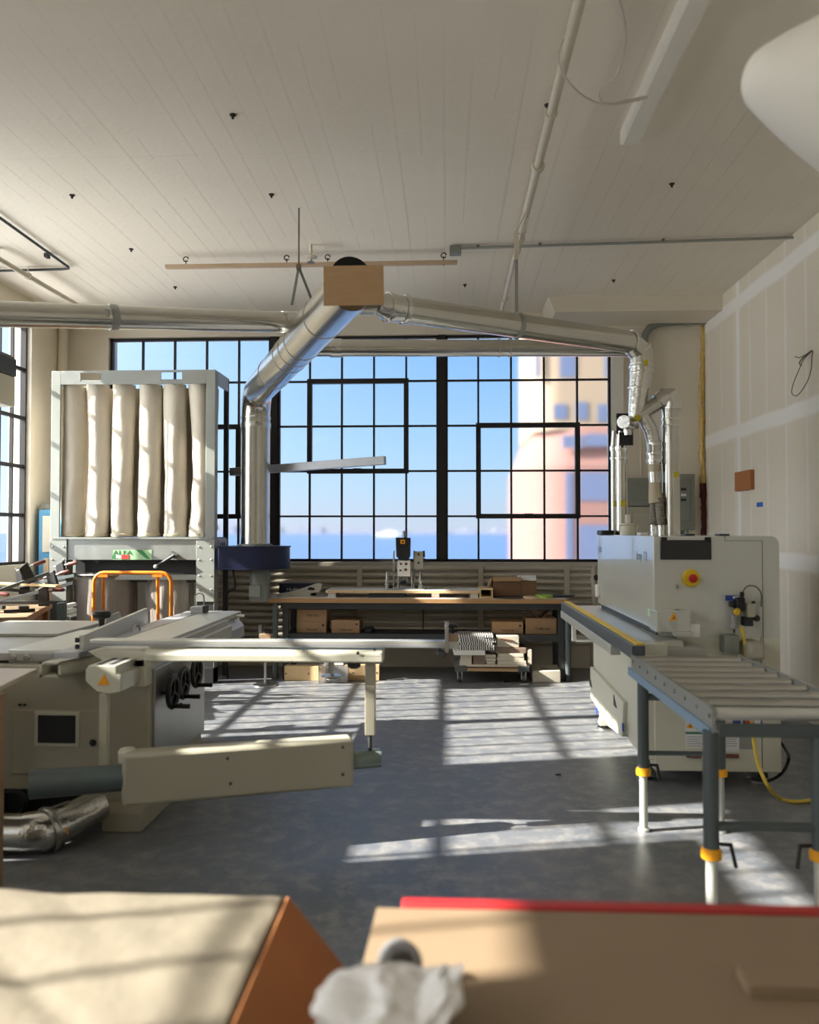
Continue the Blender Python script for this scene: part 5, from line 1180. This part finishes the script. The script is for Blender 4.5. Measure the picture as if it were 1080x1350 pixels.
# flat grey box on the floor, scraps
t = thing('flat_box', 'flat grey box lying on the floor right of the dolly below the bench', 'box', (at(722, 890, 8.4).x, 8.5, 0))
a, b = at(702, 884, 8.36), at(742, 897, 8.36); MB().prism([(a.x, 8.36), (b.x-.02, 8.36), (b.x+.0, 8.75), (a.x+.02, 8.75)], 'z', 0, a.z).build('box_body', 'white_pipe', t, bevel=.008)
MB().tube(smooth_path([Vector((a.x+.05, 8.42, a.z+.002)), Vector((a.x+.12, 8.45, a.z+.012)), Vector((a.x+.18, 8.41, a.z+.004)), Vector((a.x+.26, 8.44, a.z+.006))], 5), .006, 8).build('string', 'wire', t)
q = atz(668, 898, .012); o = MB().obox(q, (.05, .03, .024), (0, 0, 20)).obox(q+Vector((.03, .0, 0)), (.02, .03, .02), (0, 0, -10)).build('black_scrap', 'black'); tag(o, 'small black plastic scrap on the floor just before the dolly', 'scrap')
q = atz(691, 902, .004); o = MB().obox(q, (.09, .03, .006), (0, 0, 15)).build('paper_scrap', 'white_ink'); tag(o, 'pale paper scrap on the sunlit floor before the dolly', 'scrap')
for px, py, lab in ((515, 896, 'white scrap on the floor right of the plywood fronts'), (525, 895, 'white scrap on the floor between the plywood fronts and the dolly')):
    q = atz(px, py, .004); o = MB().obox(q, (.08, .03, .006), (0, 0, 25)).build('paper_scrap', 'white'); tag(o, lab, 'scrap', 'white scraps on the floor')
q = atz(736, 1021, .004); o = MB().obox(q, (.03, .022, .006), (0, 0, 25)).build('floor_chip', 'black'); tag(o, 'tiny dark chip on the shaded floor in the middle of the room', 'chip')
# clamp behind the saw carriage by the bench leg
t = thing('bench_stop', 'small steel stop with a wooden pad standing near the left bench leg', 'stop', (at(350, 840, 8.1).x, 8.1, 0))
q = at(350, 842, 8.1); MB().box(q.x-.012, q.x+.012, 8.09, 8.11, 0.02, q.z).lathe([(.12, 0), (.12, .012), (.02, .02)], (q.x, 8.1, 0), seg=22).build('stand', 'steel', t)
MB().pbox(342, 836, 357, 843, 8.05, 8.14).build('wooden_pad', 'wood', t, bevel=.003); MB().pbox(341, 824, 345, 840, 8.08, 8.11).build('steel_post', 'steel', t)
MB().obox(at(352, 833, 8.09), (.07, .03, .03), (0, 15, 0)).build('black_toggle', 'black', t, bevel=.004)
# ================================================================== right-hand walls
def ebox(px0, py0, px1, py1, dep, m_, nm, lab):
    a, b = at(px0, py0, YB-dep), at(px1, py1, YB-dep); tt = thing(nm, lab, 'electrical box', ((a.x+b.x)/2, YB-dep/2, b.z))
    body = MB().box(a.x, b.x, YB-dep, YB, b.z, a.z).build('enclosure', m_, tt, bevel=.006); return tt, body, a, b
t, bd, a, b = ebox(826, 630, 858, 667, .12, 'panel_grey', 'junction_box', 'plain square grey electrical box on the back wall behind the flexible hoses')
MB().box(a.x+.07, b.x-.03, YB-.125, YB-.115, b.z+.06, a.z-.08).build('door', 'panel_grey', t, bevel=.004)
t, bd, a, b = ebox(828, 668, 862, 716, .10, 'panel_beige', 'junction_box', 'beige electrical cabinet below the plain grey box on the back wall')
MB().box(a.x+.06, b.x+.02, YB-.106, YB-.095, b.z, a.z-.06).build('door', 'panel_beige', t, bevel=.006)
t, bd, a, b = ebox(880, 625, 917, 699, .138, 'panel_grey', 'breaker_panel', 'tall grey breaker panel with small black labels in the back right corner')
MB().box(a.x+.02, b.x-.05, YB-.148, YB-.135, b.z+.10, a.z-.06).build('door', 'panel_grey', t, bevel=.006)
for y in (645, 652.5, 659): MB().pbox(898, y-1.6, 905, y+1.6, YB-.152, YB-.147).build('label', 'dark_ink' if y != 652.5 else 'white_ink', t)
for px in (896, 905): q = at(px, 700, YB-.08); MB().cyl((q.x, YB-.08, b.z+.02), (q.x, YB-.08, .0), .022, seg=14).build('conduit_tail', 'galv', t)
q = at(845.5, 628, YB-.03); r0 = at(845.5, 560, YB-.03)
o = MB().cyl((q.x, YB-.03, q.z), (q.x, YB-.03, r0.z+.2), .016, seg=14).build('white_conduit', 'white_pipe'); tag(o, 'thin white vertical conduit ending above the plain grey electrical box', 'conduit')
pts = [at(849, 470, YB-.06), at(849, 452, YB-.06), at(851, 441, YB-.06), at(857, 432, YB-.06), at(868, 427, YB-.06), at(884, 425, YB-.06), at(906, 424, YB-.06), Vector((XR, YB-.06, at(931, 423, YB-.06).z))]
t = thing('bent_conduit', 'thick bent grey conduit entering the drywall near the ceiling corner', 'conduit', pts[0])
MB().tube([Vector((pts[0].x, YB-.06, pts[0].z-.5))] + pts, .04, 18).build('tube', 'panel_grey', t)
m = MB(); ring(m, pts[6], (1, 0, 0), .042, .06, .006); m.build('coupling', 'galv', t)
# foam seam
def seam(nm, z0, z1, m_, lab, w):
    n = 70; m = MB()
    def fn(u, v):
        z = z0+(z1-z0)*v; a = (u-.5)*math.pi; k = noise.noise(Vector((u*3, z*9, 1)))*.026+noise.noise(Vector((u*9, z*30, 4)))*.016
        return Vector((XR-.028+math.sin(a)*(w+k)*.7-.012*math.sin(z*3), YB-.004-math.cos(a)*(w*.7+k), z))
    m.grid(8, n, fn); o = m.build(nm, m_, solid=.004); tag(o, lab, 'sealant')
seam('foam_seam', 2.06, 3.83, 'foam', 'bumpy yellow foam seam filling the corner between back wall and drywall', .036)
seam('sealant_seam', .9, 2.06, 'foam_red', 'red brown sealant strip in the corner below the yellow foam', .05)
# things on the drywall
def wallpt(px, py): d = ray(px, py); return EYE+d*(XR/d.x)
a, b = wallpt(974, 623), wallpt(995, 645)
o = MB().box(XR-.04, XR, min(a.y, b.y), max(a.y, b.y), b.z, a.z).build('wood_block', 'kraft', bevel=.003); tag(o, 'small square wooden block fixed to the drywall', 'block')
a, b = wallpt(998, 662.5), wallpt(1006, 668)
o = MB().box(XR-.002, XR, min(a.y, b.y), max(a.y, b.y), b.z, a.z).build('blue_tape', 'tape_blue'); tag(o, 'small patch of blue tape on the drywall below the wooden block', 'tape')
W = lambda px, py, d: wallpt(px, py)+Vector((-d, 0, 0))
t = thing('wire_tails', 'thin loose wire tails sticking out of the drywall at the right edge', 'wire', W(1071, 462, 0))
MB().tube(smooth_path([W(1071, 462, 0), W(1068, 474, .05), W(1065, 484, .06), W(1058, 505, .07), W(1054, 518, .06), W(1060, 521, .05), W(1072, 505, .05), W(1078, 488, .05), W(1076, 470, .03), W(1072, 463, .0)], 6), .004, 8).build('long_loop', 'wire', t)
MB().tube(smooth_path([W(1071, 462, 0), W(1069, 470, .05), W(1066, 478, .07), W(1067, 482, .06)], 6), .006, 8).tube(smooth_path([W(1071, 462, 0), W(1064, 471, .05), W(1060, 470, .07)], 6), .004, 8).build('short_tails', 'wire', t)
# ================================================================== left side
p0 = at(82, 600, 9.15)
t = thing('riser_pipe', 'cream riser pipe in the back left corner', 'pipe', (p0.x, 9.15, 0))
MB().cyl((p0.x, 9.15, 0), (p0.x, 9.15, ZC), .055, seg=24).build('pipe', 'white_pipe', t); MB().lathe([(.09, 0), (.09, .015), (.056, .03)], (p0.x, 9.15, ZC-.03), seg=24).build('ceiling_collar', 'white_pipe', t)
# heater hung on the left wall
yh0, yh1 = 7.0, 7.75; xh = at(21, 500, yh1).x
t = thing('wall_heater', 'grey wall unit with a black sloping top by the left window', 'heater', ((XL+xh)/2, 7.4, at(20, 538, yh1).z))
zA, zB_, zC = at(20, 468, yh1).z, at(20, 497, yh1).z, at(20, 537, yh1).z
MB().box(XL-.06, xh, yh0, yh1, zC, zB_).build('casing', 'panel_beige', t, bevel=.02)
MB().prism([(XL-.06, zB_), (xh+.005, zB_), (xh+.003, zA-.05), (xh-.06, zA), (XL-.06, zA+.03)], 'y', yh0-.01, yh1+.005).build('black_top', 'black', t, bevel=.008)
q = at(13, 480, yh0-.02); MB().lathe([(.02, 0), (.02, .01)], (xh-.12, yh0-.01, zA-.12), (0, -1, 0), 14).build('badge', 'steel', t)
# blue narrow machine
t = thing('blue_machine', 'narrow pale blue machine cabinet with a cream panel left of the bag filter', 'machine', (at(60, 700, 8.7).x, 8.75, 0))
a, b = at(51, 672, 8.62), at(84, 795, 8.62)
MB().box(a.x, b.x, 8.62, 8.95, 0, a.z).build('cabinet', 'blue_pale', t, bevel=.01)
MB().pbox(56, 680, 66, 728, 8.605, 8.622).build('cream_panel', 'white_pipe', t, bevel=.004)
MB().pbox(57, 736, 64, 768, 8.605, 8.622).build('yellow_panel', 'tape_tan', t, bevel=.004)
for px in (57, 63): q = at(px, 668, 8.7); MB().lathe([(.035, -.03), (.04, 0), (.03, .03), (.012, .04)], (q.x, 8.7, a.z+.03), seg=16).build('knob', 'panel_grey', t)
# old wooden bench
t = None
zt = .86; c1, c2 = atz(69, 795, zt), atz(36, 813, zt)
t = thing('wooden_bench', 'old wooden bench with reddish legs at the left edge, heaped with clamps', 'bench', (c2.x, c2.y, 0))
xr1 = c2.x; y0_ = c2.y; y1_ = y0_+(c1-c2).length; xl1 = xr1-.72
MB().box(xl1, xr1, y0_, y1_, zt-.05, zt).build('bench_top', 'wood', t, bevel=.005)
MB().box(xl1+.02, xr1-.06, y0_+.05, y0_+.08, zt-.17, zt-.05).build('apron', 'wood_red', t); MB().box(xr1-.09, xr1-.06, y0_+.08, y1_-.06, zt-.17, zt-.05).build('apron', 'wood_red', t)
for x, y in ((xr1-.10, y0_+.04), (xr1-.10, y1_-.12), (xl1+.02, y0_+.04), (xl1+.02, y1_-.12)): MB().box(x, x+.08, y, y+.08, 0, zt-.05).build('leg', 'wood_red', t, bevel=.004)
MB().box(xl1+.05, xr1-.12, y0_+.08, y1_-.08, .20, .23).build('lower_shelf', 'wood', t)
t.rotation_euler = (0, 0, math.atan2(c2.x-c1.x, c1.y-c2.y))
# clamps heaped on it
def clamp(loc, rot, ln, lab, jaw='black', bar='dark_steel', pad='foam_red'):
    tt = thing('bar_clamp', lab, 'clamp', loc, 'clamps heaped on the wooden bench')
    bb = [MB().obox(Vector(loc), (ln, .035, .028)).build('bar', bar, tt, bevel=.001)]
    m = MB().prism([(loc[0]-ln/2-.02, loc[2]-.015), (loc[0]-ln/2+.05, loc[2]-.015), (loc[0]-ln/2+.05, loc[2]+.14), (loc[0]-ln/2-.02, loc[2]+.17)], 'y', loc[1]-.014, loc[1]+.014); bb.append(m.build('fixed_jaw', jaw, tt, bevel=.004))
    m = MB().prism([(loc[0]+ln*.2, loc[2]-.03), (loc[0]+ln*.2+.09, loc[2]-.03), (loc[0]+ln*.2+.08, loc[2]+.15), (loc[0]+ln*.2, loc[2]+.12)], 'y', loc[1]-.016, loc[1]+.016); s_ = m.build('sliding_jaw', jaw, tt, bevel=.004)
    c = Vector((loc[0]+ln*.2+.02, loc[1], loc[2]+.11)); MB().cyl(c+Vector((-.05, 0, 0)), c+Vector((.12, 0, 0)), .008, seg=10).build('screw', 'steel', s_)
    MB().lathe([(.014, 0), (.018, .02), (.016, .09), (.01, .10)], c+Vector((.10, 0, 0)), (1, 0, 0), 14).build('grip', pad, s_)
    tt.rotation_euler = [R(x) for x in rot]
q = Vector((-3.70, 6.95, zt+.02))
spec = (((.02, .02, .03), (4, 0, 5), .75, 'dark bar clamp lying lowest in the heap on the wooden bench', 'black', 'dark_steel', 'foam_red'),
        ((.06, .16, .10), (0, -14, -8), .80, 'dark bar clamp tilted upward at the back of the heap', 'black', 'dark_steel', 'handle_brown'),
        ((-.02, -.12, .17), (10, -20, 12), .70, 'dark bar clamp lying steepest across the top of the heap', 'black', 'leg_grey', 'handle_brown'),
        ((-.32, .36, .12), (-8, 8, 25), .62, 'bar clamp with red brown grip at the far left of the heap', 'black', 'dark_steel', 'handle_brown'),
        ((.10, .32, .20), (0, -10, -15), .62, 'bar clamp topping the heap towards the blue machine', 'black', 'leg_grey', 'handle_brown'),
        ((-.16, -.34, .05), (0, 4, -20), .6, 'dark bar clamp at the near left edge of the heap', 'black', 'dark_steel', 'foam_red'))
for (dx, dy, dz), rot, ln, lab, j, br, pd in spec: clamp(tuple(q+Vector((dx, dy, dz))), rot, ln, lab, j, br, pd)
a, b = at(40, 777, 6.9), at(81, 772, 6.9)
o = MB().bar((a.x-.3, 6.9, zt+.22), (b.x, 6.85, b.z), .09, .018).build('wooden_strip', 'ply_pale', bevel=.002); tag(o, 'pale wooden strip poking out of the clamp heap toward the bag filter', 'strip')
q2 = at(52, 790, 6.95); t = thing('white_bottle', 'pale plastic bottle standing at the back of the wooden bench', 'bottle', (-3.66, 7.35, zt)); x = -3.66
MB().lathe([(.05, 0), (.055, .02), (.055, .15), (.02, .19), (.018, .20)], (x, 7.35, zt), seg=20).build('bottle_body', 'linen', t); MB().lathe([(.022, 0), (.022, .04), (.012, .05)], (x, 7.35, zt+.20), seg=16).build('bottle_cap', 'foam_red', t)
o = MB().bar((-3.62, 6.58, zt+.012), (-3.42, 6.70, zt+.012), .04, .024).bar((-3.52, 6.63, zt+.035), (-3.46, 6.67, zt+.035), .10, .03).build('spring_clamp', 'black'); tag(o, 'small black clamp lying by itself near the front of the wooden bench', 'clamp')
# roller stand with three aluminium bars
t = thing('roller_stand', 'small stand with three aluminium bars on twin posts behind the saw table', 'stand', (at(90, 810, 6.0).x, 6.0, 0))
for k, y in enumerate((799, 806, 812)):
    a, b = at(79, y+2, 6.0), at(99, y-2.5, 6.1); MB().bar(a, b, .05, .028).build('bar', 'alu', t, bevel=.004)
a = at(79, 806, 5.99); MB().obox(a+Vector((.015, 0, 0)), (.05, .06, .13)).build('end_plate', 'leg_grey', t, bevel=.004)
for px in (87, 91): q = at(px, 815, 6.03); MB().cyl((q.x, 6.03, 0), (q.x, 6.03, q.z+.01), .009, seg=12).build('post', 'steel', t)
x = at(89, 815, 6.03).x; MB().lathe([(.16, 0), (.16, .012), (.03, .03)], (x, 6.03, 0), seg=24).build('base_disc', 'dark_steel', t)
# orange trolley
yo = 7.1
t = thing('hand_trolley', 'orange tubular hand trolley standing before the bag filter', 'trolley', (at(175, 800, yo).x, yo, 0))
A, B = at(124, 755, yo), at(226, 755, yo); rr = .09; zt_ = A.z
hoop = [(A.x, yo, .16), (A.x, yo, zt_-rr)] + [Vector((A.x+rr-rr*math.cos(R(a)), yo, zt_-rr+rr*math.sin(R(a)))) for a in (22, 45, 68, 90)] + [Vector((B.x-rr+rr*math.sin(R(a)), yo, zt_-rr+rr*math.cos(R(a)))) for a in (0, 22, 45, 68, 90)] + [(B.x, yo, .16)]
MB().tube(hoop, .017, 16).build('handle_hoop', 'orange', t)
for px, p2 in ((136, 134), (208, 206)): a, b = at(px, 759, yo), at(p2, 812, yo+.25); m = MB().cyl(a, (b.x, yo+.32, .16), .015, seg=14); m.obox(a+Vector((0, 0, .0)), (.09, .03, .025)); m.build('strut', 'orange', t)
MB().box(A.x-.02, B.x+.02, yo-.02, yo+.62, .13, .17).build('platform', 'orange', t, bevel=.006)
for x in (A.x+.06, B.x-.06):
    for y in (yo+.06, yo+.52): MB().cyl((x-.02, y, .062), (x+.02, y, .062), .062, seg=24).box(x-.03, x+.03, y-.03, y+.03, .10, .131).build('wheel', 'rubber', t)
# ================================================================== foreground tables
# pile under a drop cloth
zc = .75; f0 = atz(-20, 1168, zc); f1 = atz(381, 1176, zc); xe = f1.x; yf_ = f1.y; yn_ = .78; xw = -2.0
t = thing('covered_stack', 'stack covered with a wrinkled cream drop cloth in the near left corner', 'drop cloth', ((xe+xw)/2, 1.3, 0))
MB().box(xw+.05, xe-.04, yn_+.05, yf_-.04, 0, zc-.02).build('base_stack', 'card_dark', t)
m = MB(); nx, ny = 130, 70; rad = .025
def cloth(u, v):
    s = u*(xe-xw+.0)                         # along x
    x = xw+s; y = yn_+(yf_-yn_)*v; z = zc
    w = .009*noise.noise(Vector((x*3.2, y*2.2, 0))) + .006*noise.noise(Vector((x*5+y*7, y*1.5-x, 8))) + .003*noise.noise(Vector((x*10+y*9, y*4, 3))) - .006*max(0, 1-abs((x+.72)*1.0+(y-1.4)*1.2)/.05) - .005*max(0, 1-abs(y-1.66+.03*x)/.03)*.6
    e = max(0, (x-(xe-rad))/rad); z = zc+w*(1-e)-rad*(1-math.sqrt(max(0, 1-e*e)))*1.0
    d = max(0, (y-(yf_-rad))/rad); z -= rad*(1-math.sqrt(max(0, 1-d*d)))
    return Vector((x, y, z))
m.grid(nx, ny, cloth)
m.build('cloth_top', 'canvas', t, solid=.003)
m = MB(); m.grid(60, 12, lambda u, v: Vector((xw+(xe-xw-.0)*u, yf_+.004+.02*math.sin(u*40)*v*.6, zc-.022-v*.5))); m.build('cloth_back', 'canvas', t, solid=.003)
FLAP = t
# brown board leaning against its right-hand side
sl_ = (.165, -.20)
m = MB(); pf = Vector((xe-.006, yf_-.006, zc-.012)); L = 1.25
m._box([Vector((pf.x+dx*L*k+(0 if k else 0), y, pf.z+dz*L*k)) + Vector((ox, 0, ox*.8)) for ox in (0, .006) for (dx, dz, k) in ((sl_[0], sl_[1], 0), (sl_[0], sl_[1], 1)) for y in (yn_, yf_-.004)])
m.build('brown_flap', 'kraft', FLAP)
# fibreboard sheet on a red-edged table
zc = .78; g0 = atz(497, 1196, zc); g1 = atz(1100, 1196, zc); gl_ = g0.x; gy = g0.y; gx1 = 1.15
t = thing('work_table', 'work table with a red front edge carrying the tan fibreboard sheet', 'table', (.5, 1.2, 0))
rx = at(530, 1190, gy+.03).x
MB().box(rx, gx1, .62, gy+.012, zc-.06, zc-.02).build('table_top', 'wood', t)
MB().box(rx, gx1, gy+.012, gy+.045, zc-.05, at(800, 1188, gy+.045).z).build('red_edge', 'redbar', t, bevel=.003)
for px in (530, 900, 1060):
    pass
for x in (rx+.08, gx1-.12):
    for y in (.68, gy-.08): MB().box(x-.03, x+.03, y-.03, y+.03, 0, zc-.06).build('leg', 'dark_steel', t, bevel=.004)
o = MB().prism([(gl_, gy), (gx1-.02, gy), (gx1-.02, .60), (gl_-.03, .60)], 'z', zc-.02, zc).build('fibreboard_sheet', 'mdf', bevel=.002); tag(o, 'large tan fibreboard sheet lying on the red-edged table in the foreground', 'board')
a, b = atz(985, 1312, zc), atz(1120, 1318, zc)
o = MB().box(a.x, b.x+.1, a.y-.01, a.y+.05, zc, zc+.022).build('wood_offcut', 'mdf', bevel=.002); tag(o, 'short wooden offcut lying on the fibreboard in the bottom right corner', 'offcut')
# crumpled white sheet and a grey tape roll
c = atz(516, 1350, zc); c = Vector((c.x, c.y, zc+.022))
m = MB(); bmesh.ops.create_icosphere(m.b, subdivisions=5, radius=1, matrix=Matrix.Identity(4))
for v in m.b.verts:
    d = v.co.copy(); n1 = noise.noise(d*1.1+Vector((3, 1, 2))); rdg = 1-abs(noise.noise(d*1.5+Vector((2, 7, 1))))*2
    k = 1+.28*n1+.2*rdg+.12*(1-2*abs(noise.noise(d*2.8)))+.04*(1-2*abs(noise.noise(d*6)))
    v.co = Vector((d.x*.088*k, d.y*.07*k, max(-.02, d.z*.044*k))) + c
# raised corner to the right
for v in m.b.verts:
    if v.co.x > c.x+.045: v.co.z += (v.co.x-c.x-.045)*.8
o = m.build('crumpled_paper', 'paper'); tag(o, 'crumpled white paper lying at the bottom edge between the two tables', 'paper')
q = atz(527, 1300, zc)
o = MB().lathe([(.036, -.012), (.036, .012), (.022, .012), (.022, -.012)], (q.x, q.y, zc+.037), (.35, -1, .25), 30).build('tape_roll', 'tape_grey'); tag(o, 'grey tape roll standing behind the crumpled white paper', 'tape')
# ================================================================== light
SUN_DIR = Vector((1, .22, -.61)).normalized()          # the way the sunlight travels
sl = bpy.data.lights.new('sun', 'SUN'); so = bpy.data.objects.new('sun', sl); C.objects.link(so)
sl.energy = 22.5; sl.angle = R(.6); sl.color = (1, .945, .865)
so.rotation_euler = SUN_DIR.to_track_quat('-Z', 'Y').to_euler(); so.location = (-12, 0, 9)
w = bpy.data.worlds.new('sky'); S.world = w; w.use_nodes = True
class W: node_tree = w.node_tree
t = NT(W); bg = t.n['Background']
tc = t.add('ShaderNodeTexCoord'); nrm = t.add('ShaderNodeVectorMath', operation='NORMALIZE'); t.link(tc.outputs['Generated'], nrm.inputs[0])
sp = t.add('ShaderNodeSeparateXYZ'); t.link(nrm.outputs[0], sp.inputs[0])
ramp = t.add('ShaderNodeValToRGB'); t.link(sp.outputs['Z'], ramp.inputs[0])
el = ramp.color_ramp.elements
el[0].position = 0; el[0].color = (*lin((206, 218, 238)), 1)
el[1].position = .6; el[1].color = (*lin((70, 130, 215)), 1)
for p, c in ((.05, (190, 222, 250)), (.10, (172, 216, 253)), (.16, (154, 204, 253)), (.24, (128, 188, 250))):
    e = el.new(p); e.color = (*lin(c), 1)
# the sky brightens towards the sun, and the bay mirrors that glare from below the horizon
dt = t.add('ShaderNodeVectorMath', operation='DOT_PRODUCT'); fold = t.add('ShaderNodeCombineXYZ'); t.link(sp.outputs['X'], fold.inputs[0]); t.link(sp.outputs['Y'], fold.inputs[1]); t.link(t.math('ABSOLUTE', sp.outputs['Z']), fold.inputs[2])
t.link(fold.outputs[0], dt.inputs[0]); dt.inputs[1].default_value = -SUN_DIR
g = t.math('MAXIMUM', t.math('MULTIPLY_ADD', dt.outputs['Value'], .5, .5), 0)
glow = t.math('MULTIPLY', t.math('POWER', g, 7.0), SKY_GLOW)
cl = t.add('ShaderNodeMix', data_type='RGBA', blend_type='ADD'); cl.inputs[0].default_value = 1
t.link(ramp.outputs[0], cl.inputs[6])
gv = t.add('ShaderNodeVectorMath', operation='SCALE'); gv.inputs[0].default_value = (1, .98, .95); t.link(glow, gv.inputs['Scale']); t.link(gv.outputs[0], cl.inputs[7])
t.link(cl.outputs[2], bg.inputs[0]); bg.inputs[1].default_value = 1.0
S.view_settings.exposure = EXPO
cy = S.cycles
cy.max_bounces = 10; cy.diffuse_bounces = 6; cy.glossy_bounces = 5; cy.transmission_bounces = 6; cy.transparent_max_bounces = 16
cy.use_denoising = True; cy.caustics_reflective = False; cy.caustics_refractive = False; cy.sample_clamp_indirect = 8
